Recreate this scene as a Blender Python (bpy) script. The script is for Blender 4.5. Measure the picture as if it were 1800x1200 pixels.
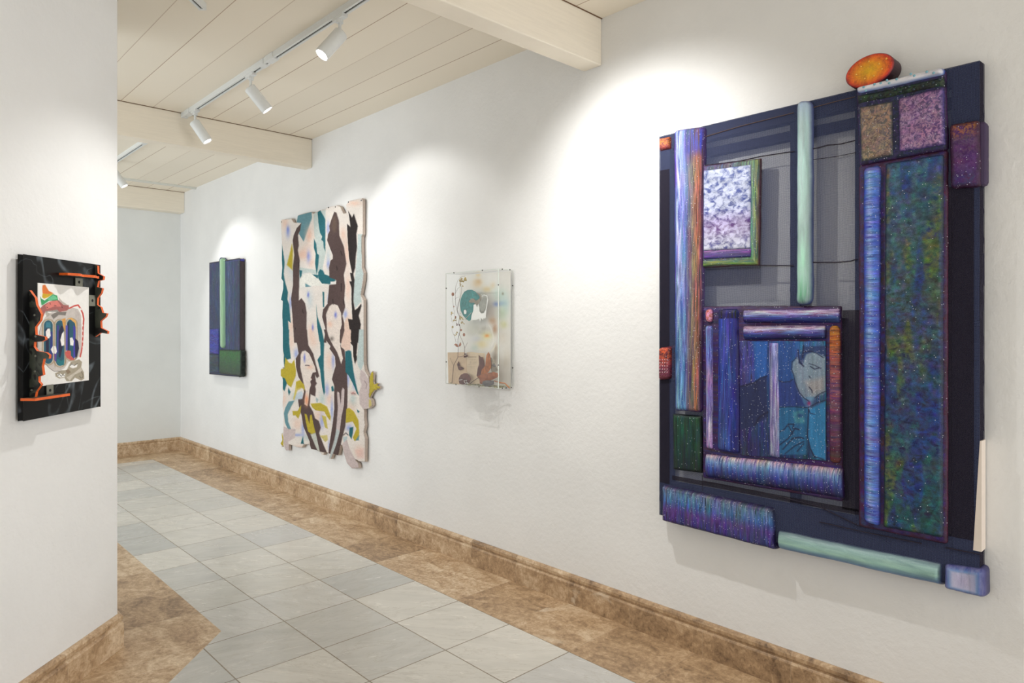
import bpy, bmesh, math, random
import numpy as np
from mathutils import Vector, Matrix
from mathutils.geometry import tessellate_polygon

for o in list(bpy.data.objects): bpy.data.objects.remove(o)
SC = bpy.context.scene
COL = SC.collection

# ------------------------------------------------------------------ camera
H = 1.485; F = 1207.58; CY = 572.57; TH = 0.7563
cam = bpy.data.cameras.new('camera'); camo = bpy.data.objects.new('camera', cam); COL.objects.link(camo)
camo.location = (0, 0, H); camo.rotation_euler = (math.pi/2, 0, -TH)
cam.sensor_width = 36; cam.lens = F/1800*36; cam.shift_y = -(600-CY)/1800
cam.clip_start = 0.05
SC.camera = camo
SC.cycles.transparent_max_bounces = 24
SC.view_settings.view_transform = 'Standard'; SC.view_settings.look = 'None'
SC.view_settings.gamma = 1; SC.view_settings.use_curve_mapping = False
SC.view_settings.exposure = 0.18

# ------------------------------------------------------------------ world: soft daylight entering from the open side of the room
W = bpy.data.worlds.new('world'); SC.world = W; W.use_nodes = True
W.node_tree.nodes['Background'].inputs[0].default_value = (0.93, 0.97, 1.0, 1)
W.node_tree.nodes['Background'].inputs[1].default_value = 0.42

def area(name, loc, rot, sx, sy, power, color):
    l = bpy.data.lights.new(name, 'AREA'); l.shape = 'RECTANGLE'; l.size = sx; l.size_y = sy; l.energy = power; l.color = color
    o = bpy.data.objects.new(name, l); COL.objects.link(o); o.location = loc; o.rotation_euler = rot
    return o
# cool far-end daylight, widened into an added fill along the unseen left side
area('corridor_daylight_fill', (-1.2, 6.4, 1.45), (0, math.radians(-90), 0), 2.5, 4.4, 66, (0.90, 0.96, 1.0))
# added fill light behind the photographer, placed to brighten the left wall
area('front_fill', (2.0, -2.6, 1.3), (math.radians(90), 0, math.radians(58)), 2.0, 2.4, 112, (1.0, 0.99, 0.98))

SPOT_COL = (1.0, 0.99, 0.968)

# ------------------------------------------------------------------ geometry of the place
XW = 1.8643*H          # right wall plane
ZC = H*2.0671          # ceiling
YB = 8.74              # end wall
CW = Vector((0.852, 3.562, 0))   # outer corner of the left wall
N45 = Vector((0.70711, -0.70711, 0)); D45 = Vector((0.70711, 0.70711, 0))
_c, _s = math.cos(TH), math.sin(TH)
def ray(px, py):
    a = (px-900)/F
    return np.array([_c*a+_s, -_s*a+_c, (CY-py)/F])
def onx(px, py, X):
    d = ray(px, py); t = X/d[0]; return Vector((X, d[1]*t, H+d[2]*t))
def onp(px, py, p0, n):
    d = Vector(ray(px, py)); o = Vector((0, 0, H)); t = n.dot(Vector(p0)-o)/n.dot(d); return o+d*t
def toPx(P):           # arrays (N,3) -> traced photograph coordinates
    a = _c*P[:, 0]-_s*P[:, 1]; b = _s*P[:, 0]+_c*P[:, 1]
    return 900+F*a/b, CY-F*(P[:, 2]-H)/b

# ------------------------------------------------------------------ object helpers
def link(o, parent=None):
    COL.objects.link(o)
    if parent is not None: o.parent = parent
    return o
def tag(o, label, cat, group=None):
    o['label'] = label; o['category'] = cat
    if group: o['group'] = group
    return o
def thing(name, loc, label, cat, group=None):
    o = bpy.data.objects.new(name, None); o.empty_display_size = .1; link(o); o.location = loc
    return tag(o, label, cat, group)
def origin(parent): return Vector(parent.location) if parent is not None else Vector((0, 0, 0))
def mesh_obj(name, verts, faces, mats, parent=None, midx=None, smooth=False, world=True):
    off = origin(parent) if world else Vector((0, 0, 0))
    p = parent
    if world and parent is not None and parent.parent is not None: off = origin(parent)+origin(parent.parent)
    me = bpy.data.meshes.new(name)
    me.from_pydata([tuple(Vector(v)-off) for v in verts], [], faces)
    for m in (mats if isinstance(mats, (list, tuple)) else [mats]): me.materials.append(m)
    if midx: me.polygons.foreach_set('material_index', midx)
    if smooth: me.polygons.foreach_set('use_smooth', [True]*len(me.polygons))
    me.update()
    o = bpy.data.objects.new(name, me); link(o, parent)
    return o
class MB:
    def __init__(s): s.v = []; s.f = []; s.m = []; s.sm = False
    def add(s, vs, fs, m=0):
        b = len(s.v); s.v += [Vector(v) for v in vs]; s.f += [tuple(i+b for i in f) for f in fs]; s.m += [m]*len(fs)
    def box(s, a, b, m=0):
        (x0, y0, z0), (x1, y1, z1) = a, b
        s.add([(x0,y0,z0),(x1,y0,z0),(x1,y1,z0),(x0,y1,z0),(x0,y0,z1),(x1,y0,z1),(x1,y1,z1),(x0,y1,z1)],
              [(0,3,2,1),(4,5,6,7),(0,1,5,4),(1,2,6,5),(2,3,7,6),(3,0,4,7)], m)
    def obox(s, o, ax, ay, az, m=0):      # box from a corner and three edge vectors
        o, ax, ay, az = map(Vector, (o, ax, ay, az))
        s.add([o, o+ax, o+ax+ay, o+ay, o+az, o+ax+az, o+ax+ay+az, o+ay+az],
              [(0,3,2,1),(4,5,6,7),(0,1,5,4),(1,2,6,5),(2,3,7,6),(3,0,4,7)], m)
    def prism(s, pts, dv, m=0, mside=None):
        pts = [Vector(p) for p in pts]; dv = Vector(dv); n = len(pts)
        tri = tessellate_polygon([pts])
        s.add(pts+[p+dv for p in pts], [tuple(t) for t in tri], m)
        b = len(s.v)-2*n
        s.f += [tuple(b+n+i for i in reversed(t)) for t in tri]; s.m += [m]*len(tri)
        s.f += [(b+i, b+(i+1) % n, b+n+(i+1) % n, b+n+i) for i in range(n)]; s.m += [m if mside is None else mside]*n
    def lathe(s, prof, o, d, seg=24, m=0, close=False):   # prof: (radius, distance along d)
        o = Vector(o); d = Vector(d).normalized()
        u = d.orthogonal().normalized(); w = d.cross(u)
        vs = []; fs = []
        for r, t in prof:
            for k in range(seg):
                a = 2*math.pi*k/seg; vs.append(o+d*t+(u*math.cos(a)+w*math.sin(a))*r)
        for i in range(len(prof)-1):
            for k in range(seg):
                k2 = (k+1) % seg; fs.append((i*seg+k, i*seg+k2, (i+1)*seg+k2, (i+1)*seg+k))
        s.add(vs, fs, m)
    def tube(s, pts, r, seg=6, m=0):
        pts = [Vector(p) for p in pts]; vs = []; fs = []
        rs = r if isinstance(r, (list, tuple)) else [r]*len(pts)
        for i, p in enumerate(pts):
            t = (pts[min(i+1, len(pts)-1)]-pts[max(i-1, 0)]).normalized()
            u = t.cross(Vector((.3, .2, .93))).normalized(); w = t.cross(u)
            for k in range(seg):
                a = 2*math.pi*k/seg; vs.append(p+(u*math.cos(a)+w*math.sin(a))*rs[i])
        for i in range(len(pts)-1):
            for k in range(seg):
                k2 = (k+1) % seg; fs.append((i*seg+k, i*seg+k2, (i+1)*seg+k2, (i+1)*seg+k))
        fs.append(tuple(range(seg))[::-1]); fs.append(tuple((len(pts)-1)*seg+k for k in range(seg)))
        s.add(vs, fs, m)
    def blob(s, c, r, m=0, n=8):
        vs = []; fs = []; rx, ry, rz = r if isinstance(r, (tuple, list)) else (r, r, r)
        for i in range(n+1):
            th = math.pi*i/n
            for k in range(n+2):
                a = 2*math.pi*k/(n+2); vs.append(Vector(c)+Vector((rx*math.sin(th)*math.cos(a), ry*math.sin(th)*math.sin(a), rz*math.cos(th))))
        for i in range(n):
            for k in range(n+2):
                k2 = (k+1) % (n+2); fs.append((i*(n+2)+k, i*(n+2)+k2, (i+1)*(n+2)+k2, (i+1)*(n+2)+k))
        s.add(vs, fs, m)
    def build(s, name, mats, parent=None, smooth=False, bevel=0):
        o = mesh_obj(name, s.v, s.f, mats, parent, s.m, smooth)
        if bevel:
            b = o.modifiers.new('bevel', 'BEVEL'); b.width = bevel; b.segments = 2; b.limit_method = 'ANGLE'; b.angle_limit = math.radians(40)
        if smooth:
            try:
                e = o.modifiers.new('split', 'EDGE_SPLIT'); e.split_angle = math.radians(40)
            except Exception: pass
        return o
def struct(o):
    o['kind'] = 'structure'; return o

# ------------------------------------------------------------------ material helpers
def s2l(c):
    c = np.asarray(c, float)/255.0
    return np.where(c <= 0.04045, c/12.92, ((c+0.055)/1.055)**2.4)
def L(c): return tuple(float(x) for x in s2l(c))+(1.0,)
def new_mat(name):
    m = bpy.data.materials.new(name); m.use_nodes = True
    nt = m.node_tree; b = nt.nodes['Principled BSDF']
    return m, nt, b
def nd(nt, t, **kw):
    n = nt.nodes.new(t)
    for k, v in kw.items():
        if k.startswith('i_'):
            key = k[2:]; n.inputs[int(key) if key.isdigit() else key.replace('_', ' ')].default_value = v
        else: setattr(n, k, v)
    return n
def ramp(nt, fac, stops):
    r = nt.nodes.new('ShaderNodeValToRGB'); e = r.color_ramp.elements
    while len(e) > 1: e.remove(e[-1])
    e[0].position = stops[0][0]; e[0].color = stops[0][1]
    for p, c in stops[1:]:
        k = e.new(p); k.color = c
    nt.links.new(fac, r.inputs[0]); return r
def g(v): return (v, v, v, 1)
def mixc(nt, a, b, fac, blend='MIX'):
    m = nt.nodes.new('ShaderNodeMix'); m.data_type = 'RGBA'; m.blend_type = blend
    for i, s in ((0, fac), (6, a), (7, b)):
        if hasattr(s, 'default_value') or hasattr(s, 'is_linked'): nt.links.new(s, m.inputs[i])
        else: m.inputs[i].default_value = s
    return m.outputs[2]
def mth(nt, op, a, b=None, c=None):
    m = nt.nodes.new('ShaderNodeMath'); m.operation = op
    for i, s in enumerate((a, b, c)):
        if s is None: continue
        if hasattr(s, 'is_linked'): nt.links.new(s, m.inputs[i])
        else: m.inputs[i].default_value = s
    return m.outputs[0]
def coords(nt, scale=(1, 1, 1), kind='Object', loc=(0, 0, 0)):
    t = nd(nt, 'ShaderNodeTexCoord'); mp = nd(nt, 'ShaderNodeMapping'); mp.inputs['Scale'].default_value = scale; mp.inputs['Location'].default_value = loc
    nt.links.new(t.outputs[kind], mp.inputs[0]); return mp.outputs[0]
def noise(nt, vec, scale, detail=4, rough=.55, dist=0):
    n = nd(nt, 'ShaderNodeTexNoise'); n.inputs['Scale'].default_value = scale; n.inputs['Detail'].default_value = detail
    n.inputs['Roughness'].default_value = rough; n.inputs['Distortion'].default_value = dist
    nt.links.new(vec, n.inputs['Vector']); return n.outputs[0]
def bump(nt, b, h, strength, dist=.002):
    n = nd(nt, 'ShaderNodeBump'); n.inputs['Strength'].default_value = strength; n.inputs['Distance'].default_value = dist
    nt.links.new(h, n.inputs['Height']); nt.links.new(n.outputs[0], b.inputs['Normal'])
def plain(name, col, rough=.5, metal=0, spec=.5, nz=0):
    m, nt, b = new_mat(name)
    b.inputs['Roughness'].default_value = rough; b.inputs['Metallic'].default_value = metal; b.inputs['Specular IOR Level'].default_value = spec
    v = coords(nt); n = noise(nt, v, 60, 3)
    c = L(col); k = 1-nz if nz else .97
    r = ramp(nt, n, [(.35, (c[0]*k, c[1]*k, c[2]*k, 1)), (.65, c)])
    nt.links.new(r.outputs[0], b.inputs['Base Color'])
    return m

def wall_mat(name, col):
    m, nt, b = new_mat(name); v = coords(nt)
    n1 = noise(nt, v, 2.2, 3); r = ramp(nt, n1, [(.3, L([c*.975 for c in col])), (.7, L(col))])
    nt.links.new(r.outputs[0], b.inputs['Base Color']); b.inputs['Roughness'].default_value = .85; b.inputs['Specular IOR Level'].default_value = .25
    n2 = noise(nt, v, 38, 5, .6); n3 = noise(nt, v, 7, 3)
    h = mth(nt, 'ADD', n2, mth(nt, 'MULTIPLY', n3, 1.2)); bump(nt, b, h, .35, .006)
    return m
M_WALL = wall_mat('white_plaster', (240, 240, 239))
M_BACK = wall_mat('cool_white_plaster', (234, 236, 234))

def ceil_mat(name, seams):
    m, nt, b = new_mat(name); v = coords(nt)
    sep = nd(nt, 'ShaderNodeSeparateXYZ'); nt.links.new(v, sep.inputs[0])
    base = (243, 234, 217)
    if seams:
        u = mth(nt, 'DIVIDE', mth(nt, 'SUBTRACT', sep.outputs[0], 1.316), .2085)
        idx = mth(nt, 'FLOOR', u); fr = mth(nt, 'SUBTRACT', u, idx)
        d = mth(nt, 'MINIMUM', fr, mth(nt, 'SUBTRACT', 1.0, fr))
        wn = nd(nt, 'ShaderNodeTexWhiteNoise', noise_dimensions='1D'); nt.links.new(idx, wn.inputs['W'])
        wn2 = nd(nt, 'ShaderNodeTexWhiteNoise', noise_dimensions='1D'); nt.links.new(mth(nt, 'ROUND', u), wn2.inputs['W'])
        tint = ramp(nt, wn.outputs[0], [(0, L([c*.975 for c in base])), (1, L(base))])
        line = mth(nt, 'LESS_THAN', d, .011)
        st = mth(nt, 'MULTIPLY', line, mth(nt, 'MULTIPLY_ADD', wn2.outputs[0], .6, .35))
        c = mixc(nt, tint.outputs[0], L((160, 126, 96)), st)
        bump(nt, b, mth(nt, 'MINIMUM', d, .02), .6, .05)
    else:
        n1 = noise(nt, coords(nt, (2, 2, 30)), 3, 3)
        c = ramp(nt, n1, [(.3, L([k*.975 for k in base])), (.7, L(base))]).outputs[0]
    nt.links.new(c, b.inputs['Base Color']); b.inputs['Roughness'].default_value = .6; b.inputs['Specular IOR Level'].default_value = .3
    return m
M_CEIL = ceil_mat('cream_ceiling_boards', True)
M_BEAM = ceil_mat('cream_beam_paint', False)
M_TRIMW = plain('white_trim_paint', (222, 222, 214), .5)

def travertine(name, scale=1.0, offs=(0, 0, 0), grout=True):
    m, nt, b = new_mat(name); v = coords(nt, (1, 1, 1))
    sep = nd(nt, 'ShaderNodeSeparateXYZ'); nt.links.new(v, sep.inputs[0])
    u = mth(nt, 'DIVIDE', mth(nt, 'ADD', sep.outputs[1], offs[1]), .405*scale)
    idx = mth(nt, 'FLOOR', u); fr = mth(nt, 'SUBTRACT', u, idx); d = mth(nt, 'MINIMUM', fr, mth(nt, 'SUBTRACT', 1.0, fr))
    wn = nd(nt, 'ShaderNodeTexWhiteNoise', noise_dimensions='1D'); nt.links.new(idx, wn.inputs['W'])
    addv = nd(nt, 'ShaderNodeVectorMath', operation='ADD'); nt.links.new(v, addv.inputs[0])
    sc = nd(nt, 'ShaderNodeVectorMath', operation='SCALE'); nt.links.new(wn.outputs[1], sc.inputs[0]); sc.inputs['Scale'].default_value = 5.0
    nt.links.new(sc.outputs[0], addv.inputs[1])
    sv = nd(nt, 'ShaderNodeMapping'); sv.inputs['Scale'].default_value = (1.9, 1.0, 1.3); nt.links.new(addv.outputs[0], sv.inputs[0])
    n1 = noise(nt, sv.outputs[0], 5.5, 10, .68, .9)
    n2 = noise(nt, addv.outputs[0], 42, 6, .75, .6)
    n3 = noise(nt, addv.outputs[0], 2.3, 4, .6, 1.2)
    f = mth(nt, 'ADD', mth(nt, 'MULTIPLY', n1, .55), mth(nt, 'MULTIPLY', n2, .45))
    f = mth(nt, 'ADD', f, mth(nt, 'MULTIPLY', mth(nt, 'SUBTRACT', wn.outputs[0], .5), .09))
    r = ramp(nt, f, [(.32, L((108, 86, 66))), (.42, L((158, 130, 100))), (.5, L((186, 156, 122))), (.56, L((204, 178, 146))), (.66, L((228, 208, 180)))])
    c = mixc(nt, r.outputs[0], L((226, 212, 190)), mth(nt, 'MULTIPLY', ramp(nt, n3, [(.66, g(0)), (.72, g(1))]).outputs[0], .55))
    n4 = noise(nt, addv.outputs[0], 95, 3, .6, .4)
    c = mixc(nt, c, L((84, 62, 46)), mth(nt, 'MULTIPLY', ramp(nt, n4, [(.66, g(0)), (.71, g(1))]).outputs[0], .5))
    if grout:
        c = mixc(nt, c, L((186, 164, 138)), mth(nt, 'MULTIPLY', mth(nt, 'LESS_THAN', d, .0045/scale), .45))
    nt.links.new(c, b.inputs['Base Color']); b.inputs['Roughness'].default_value = .42
    bump(nt, b, f, .25, .003)
    return m
M_TRAV = travertine('travertine_border', 1.0, (0, -2.105, 0))
M_SKIRT = travertine('travertine_skirting', 1.0, (0, -2.5+.03, 0))

def marble():
    m, nt, b = new_mat('pale_marble_tiles'); v = coords(nt)
    sep = nd(nt, 'ShaderNodeSeparateXYZ'); nt.links.new(v, sep.inputs[0])
    ux = mth(nt, 'DIVIDE', mth(nt, 'SUBTRACT', sep.outputs[0], 1.938), .4); uy = mth(nt, 'DIVIDE', mth(nt, 'SUBTRACT', sep.outputs[1], .099), .4)
    ix, iy = mth(nt, 'FLOOR', ux), mth(nt, 'FLOOR', uy)
    fx, fy = mth(nt, 'SUBTRACT', ux, ix), mth(nt, 'SUBTRACT', uy, iy)
    dx = mth(nt, 'MINIMUM', fx, mth(nt, 'SUBTRACT', 1.0, fx)); dy = mth(nt, 'MINIMUM', fy, mth(nt, 'SUBTRACT', 1.0, fy))
    d = mth(nt, 'MINIMUM', dx, dy)
    cb = nd(nt, 'ShaderNodeCombineXYZ'); nt.links.new(ix, cb.inputs[0]); nt.links.new(iy, cb.inputs[1])
    wn = nd(nt, 'ShaderNodeTexWhiteNoise', noise_dimensions='3D'); nt.links.new(cb.outputs[0], wn.inputs['Vector'])
    sc = nd(nt, 'ShaderNodeVectorMath', operation='SCALE'); nt.links.new(wn.outputs[1], sc.inputs[0]); sc.inputs['Scale'].default_value = 9.0
    rot = nd(nt, 'ShaderNodeVectorRotate', rotation_type='Z_AXIS'); nt.links.new(v, rot.inputs['Vector'])
    nt.links.new(mth(nt, 'MULTIPLY', wn.outputs[0], 1.2), rot.inputs['Angle'])
    ad = nd(nt, 'ShaderNodeVectorMath', operation='ADD'); nt.links.new(rot.outputs[0], ad.inputs[0]); nt.links.new(sc.outputs[0], ad.inputs[1])
    mp = nd(nt, 'ShaderNodeMapping'); mp.inputs['Scale'].default_value = (1.2, 4.2, 1); nt.links.new(ad.outputs[0], mp.inputs[0])
    n1 = noise(nt, mp.outputs[0], 2.6, 6, .6, .8); n2 = noise(nt, mp.outputs[0], 1.4, 8, .65, 1.6)
    base = ramp(nt, wn.outputs[0], [(0, L((190, 190, 186))), (.25, L((199, 197, 191))), (.5, L((208, 205, 197))), (.8, L((216, 212, 203))), (1, L((200, 199, 196)))])
    vein = ramp(nt, n1, [(.3, g(.90)), (.5, g(1.0)), (.62, g(1.03)), (.75, g(.93))])
    c = mixc(nt, base.outputs[0], vein.outputs[0], 1.0, 'MULTIPLY')
    thin = ramp(nt, n2, [(.485, g(0)), (.5, g(1)), (.515, g(0))])
    c = mixc(nt, c, L((168, 160, 146)), mth(nt, 'MULTIPLY', thin.outputs[0], .35))
    gro = mth(nt, 'LESS_THAN', d, .007)
    c = mixc(nt, c, L((140, 128, 110)), gro)
    nt.links.new(c, b.inputs['Base Color'])
    rr = ramp(nt, n1, [(.3, g(.2)), (.7, g(.3))]); nt.links.new(rr.outputs[0], b.inputs['Roughness'])
    bump(nt, b, mth(nt, 'MINIMUM', d, .008), .5, .05)
    return m
M_MARB = marble()

# ------------------------------------------------------------------ room shell
def flat(name, pts, mat, up=True, thick=.06):
    m = MB(); m.prism(pts, (0, 0, -thick if up else thick)); return struct(m.build(name, [mat]))
X0, X1 = .852, XW
fl = MB()
zf = 0
def poly(mb, pts, mat):
    ps = [Vector((p[0], p[1], 0)) for p in pts]; tri = tessellate_polygon([ps]); mb.add(ps, [tuple(t) for t in tri], mat)
XR = 2.338; XL = 1.266; kx, ky = XL, 3.404
marb = [(XR, -3), (XR, 8.30), (-1.5, 8.30), (-1.5, 6.4), (XL-.0, 6.4), (kx, ky), (kx-4.6, ky-4.6), (kx-4.6, -3)]
poly(fl, marb, 0)
poly(fl, [(XR, -3), (XW+.02, -3), (XW+.02, YB+.02), (XR, YB+.02)], 1)
poly(fl, [(XR, 8.30), (XR, YB+.02), (-1.5, YB+.02), (-1.5, 8.30)], 1)
poly(fl, [(kx, ky), (XL, 6.4), (.3, 6.4), (.3, 3.2), (kx-4.6-.6, ky-4.6+.1), (kx-4.6, ky-4.6)], 1)
flo = struct(fl.build('floor', [M_MARB, M_TRAV]))
for f_ in flo.data.polygons:
    if f_.normal.z < 0: f_.flip()

m = MB(); m.box((XW, -3, -.05), (XW+.15, YB+.2, ZC+.1)); struct(m.build('wall_right', [M_WALL]))
m = MB(); m.box((-1.6, YB, -.05), (XW, YB+.15, ZC+.1)); struct(m.build('wall_back', [M_BACK]))
cw = CW; pl = [cw, cw-D45*5.2, cw-D45*5.2+Vector((-.25, .25, 0)), Vector((cw.x-.24, cw.y+.12, 0)), Vector((cw.x-.24, 4.2, 0)), Vector((cw.x, 4.2, 0))]
m = MB(); m.prism([p+Vector((0, 0, -.05)) for p in pl], (0, 0, ZC+.15)); struct(m.build('wall_left', [M_WALL]))
m = MB(); m.box((-3.6, -3, ZC), (XW, YB, ZC+.08)); struct(m.build('ceiling', [M_CEIL]))

def beam(name, y0, y1, xa=None):
    xa = cw.x if xa is None else xa
    m = MB(); m.box((xa, y0, 2.826), (XW, y1, ZC)); o = m.build(name, [M_BEAM], bevel=.006); return struct(o)
beam('trim_1', 2.26, 2.379, -.20)
beam('trim_2', 5.408, 5.522, -1.5)
beam('trim_3', 8.60, YB, -1.5)
m = MB(); m.box((-1.4, 8.19, ZC-.012), (XW, 8.27, ZC)); m.box((XW-.03, 8.2, ZC-.02), (XW, 8.23, ZC)); struct(m.build('trim_4', [M_TRIMW]))
# thin brown battens where the boards meet the beams
for i, (y, xa) in enumerate(((2.256, -.2), (5.404, -1.4), (8.596, -1.4))):
    m = MB(); m.box((xa, y, ZC-.004), (XW, y+.004, ZC)); struct(m.build('trim_%d' % (5+i), [plain('brown_joint', (120, 92, 66), .8)]))

# skirting: moulded profile (distance from wall, height)
HB = .154
PROF = [(0, HB), (.008, HB), (.016, HB-.004), (.021, HB-.012), (.021, HB-.026), (.016, HB-.033), (.016, HB-.038), (.022, HB-.042), (.025, HB-.047), (.025, 0), (0, 0)]
def skirting(name, path, normals):
    vs, fs = [], []; n = len(PROF)
    for p, nn in zip(path, normals):
        for a, z in PROF: vs.append(Vector((p[0], p[1], 0))+Vector(nn)*a+Vector((0, 0, z)))
    for i in range(len(path)-1):
        for k in range(n-1): fs.append((i*n+k, i*n+k+1, (i+1)*n+k+1, (i+1)*n+k))
    fs.append(tuple(range(n))); fs.append(tuple((len(path)-1)*n+k for k in reversed(range(n))))
    o = mesh_obj(name, vs, fs, [M_SKIRT]); bm = bmesh.new(); bm.from_mesh(o.data); bmesh.ops.recalc_face_normals(bm, faces=bm.faces); bm.to_mesh(o.data); bm.free()
    return struct(o)
skirting('baseboard_right', [(XW, -3), (XW, YB)], [(-1, 0, 0), (-1, -1, 0)])
skirting('baseboard_back', [(XW, YB), (-1.5, YB)], [(-1, -1, 0), (0, -1, 0)])
e = cw-D45*5.2
skirting('baseboard_left', [(cw.x, 4.2), (cw.x, cw.y), (e.x, e.y)], [(1, 0, 0), (1, -.4142, 0), tuple(N45)])

# ------------------------------------------------------------------ track lighting
M_LAMP = plain('white_lamp_enamel', (226, 228, 226), .38)
M_SLOT = plain('dark_track_slot', (70, 70, 68), .6)
M_BAFF = plain('bright_reflector', (245, 240, 240), .3)
def emit(name, col, s):
    m, nt, b = new_mat(name); b.inputs['Emission Color'].default_value = col; b.inputs['Emission Strength'].default_value = s; b.inputs['Base Color'].default_value = g(.8); return m
M_LENS = emit('lit_lamp_lens', (1, .97, .93, 1), 14)
M_LENS2 = emit('lit_lamp_lens_dim', (1, .97, .93, 1), 6)
TX = 1.737; TZ = ZC-.033
def track(name, a, b, label, joints=()):
    a, b = Vector(a), Vector(b); d = (b-a); ln = d.length; d.normalize(); w = d.cross(Vector((0, 0, 1)))
    t = thing(name, (a+b)/2, label, 'track light rail', 'ceiling lighting tracks')
    m = MB(); u = Vector((0, 0, 1))
    hw = .018; sw = .006
    m.obox(a-w*hw+u*TZ, d*ln, w*(hw-sw), u*.033, 0); m.obox(a+w*sw+u*TZ, d*ln, w*(hw-sw), u*.033, 0)
    m.build('rail', [M_LAMP], t)
    m = MB(); m.obox(a-w*sw+u*(TZ+.006), d*ln, w*2*sw, u*.027, 0); m.build('slot', [M_SLOT], t)
    for q in (0, 1):
        m = MB(); p = a if q == 0 else b-d*.012
        m.obox(p-w*(hw+.001)+u*(TZ-.001), d*.012, w*2*(hw+.001), u*.034, 0); m.build('end_cap', [M_LAMP], t)
    for j in joints:
        m = MB(); p = a+d*j
        m.obox(p-w*.023+u*(TZ-.004), d*.10, w*.046, u*.037, 0); m.obox(p+d*.13-w*.022+u*(TZ-.003), d*.07, w*.044, u*.036, 0)
        m.build('connector', [M_LAMP], t, bevel=.003)
    return t
track('light_track', (TX, 2.385, 0), (TX, 5.404, 0), 'white ceiling track carrying three spotlights, between the two big beams', (1.45, 2.86))
track('light_track', (TX, 5.526, 0), (TX, 8.15, 0), 'white ceiling track beyond the second beam, running towards the back wall', (.72,))
track('light_track', (TX, -2.2, 0), (TX, 2.255, 0), 'white ceiling track in front of the first beam', ())
p_e = Vector((1.212, 3.50, 0))
track('light_track', p_e, p_e-D45*1.3, 'end of a second white track at the top edge, angled away from the others')

def spotlight(loc, d, label, lens, power, size=math.radians(92), blend=.45, cut=None):
    x, y = loc; d = Vector(d).normalized()
    t = thing('track_spotlight', (x, y, TZ), label, 'spotlight', 'track spotlights')
    m = MB(); m.box((x-.016, y-.05, TZ-.016), (x+.016, y+.05, TZ)); m.lathe([(0, 0), (.017, 0), (.017, .018), (0, .018)], (x, y, TZ-.034), (0, 0, 1), 20); m.build('adapter', [M_LAMP], t, smooth=True)
    piv = Vector((x, y, TZ-.034))
    m = MB(); m.tube([piv+Vector((0, 0, .004)), piv-Vector((0, 0, .055))], .008, 10); m.build('stem', [M_LAMP], t, smooth=True)
    top = piv-Vector((0, 0, .058))-d*.012
    R_ = .036; Ln = .165
    m = MB(); m.lathe([(0, 0), (R_-.004, 0), (R_, .004), (R_, Ln-.001), (R_-.001, Ln), (R_-.003, Ln), (R_-.0035, Ln-.004), (R_-.0035, Ln-.030)], top, d, 36)
    m.build('barrel', [M_LAMP], t, smooth=True)
    m = MB(); m.lathe([(R_-.0037, Ln-.003), (R_-.006, Ln-.004), (R_-.012, Ln-.026)], top, d, 36); m.build('reflector', [M_BAFF], t, smooth=True)
    m = MB(); m.lathe([(R_-.0035, Ln-.026), (0.0001, Ln-.022)], top, d, 28); m.build('lens', [lens], t)
    l = bpy.data.lights.new('spot', 'SPOT'); l.energy = power; l.spot_size = size; l.spot_blend = blend; l.shadow_soft_size = .018; l.color = SPOT_COL
    o = bpy.data.objects.new('lamp_light', l); COL.objects.link(o); o.parent = t
    o.location = top+d*(Ln+.004)-Vector((x, y, TZ)); o.rotation_euler = d.to_track_quat('-Z', 'Y').to_euler()
    return t
P0 = 21
spotlight((TX, 3.10), (-.60, .10, -.80), 'nearest white spotlight on the track, its glowing opening turned to the left wall', M_LENS, 46, math.radians(66), 1.0)
spotlight((TX, 4.19), (.60, -.22, -.77), 'middle white spotlight of the three, aimed at the clear wall box, thin bright rim', M_LENS, P0)
spotlight((TX, 5.17), (.46, -.30, -.82), 'white spotlight beside the second beam, farthest of the three between the beams', M_LENS2, P0)
spotlight((TX, 7.36), (.50, -.26, -.82), 'white spotlight beyond the second beam, half hidden by the left wall edge', M_LENS2, 26)
spotlight((TX, 2.06), (.64, -.05, -.74), 'white spotlight above the large blue picture, in front of the first beam', M_LENS2, 80, math.radians(104), 1.0)

# ------------------------------------------------------------------ painting tools
rng = np.random.RandomState(7)
def vnoise(x, y, seed=0):
    xi = np.floor(x).astype(np.int64); yi = np.floor(y).astype(np.int64); fx = x-xi; fy = y-yi
    fx = fx*fx*(3-2*fx); fy = fy*fy*(3-2*fy)
    def h(a, b):
        n = (a*374761393+b*668265263+seed*1442695041) & 0x7fffffff
        n = (n ^ (n >> 13))*1274126177 & 0x7fffffff
        return ((n ^ (n >> 16)) & 0xffff)/65535.0
    return (h(xi, yi)*(1-fx)+h(xi+1, yi)*fx)*(1-fy)+(h(xi, yi+1)*(1-fx)+h(xi+1, yi+1)*fx)*fy
def fbm(x, y, seed=0, o=3):
    r = 0; a = .5; t = 0
    for k in range(o): r = r+a*vnoise(x*2**k, y*2**k, seed+k*17); t += a; a *= .5
    return r/t
def seg_d(px, py, a, b):
    ax, ay = a; bx, by = b; dx, dy = bx-ax, by-ay; l = dx*dx+dy*dy+1e-9
    t = np.clip(((px-ax)*dx+(py-ay)*dy)/l, 0, 1)
    return np.hypot(px-ax-t*dx, py-ay-t*dy)
def inside(px, py, pts):
    r = np.zeros(px.shape, bool); n = len(pts)
    for i in range(n):
        x0, y0 = pts[i]; x1, y1 = pts[(i+1) % n]
        if y0 == y1: continue
        c = ((y0 > py) != (y1 > py)) & (px < (x1-x0)*(py-y0)/(y1-y0)+x0)
        r ^= c
    return r
def sdist(px, py, pts):
    d = np.full(px.shape, 1e9); n = len(pts)
    for i in range(n): d = np.minimum(d, seg_d(px, py, pts[i], pts[(i+1) % n]))
    return np.where(inside(px, py, pts), -d, d)
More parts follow.
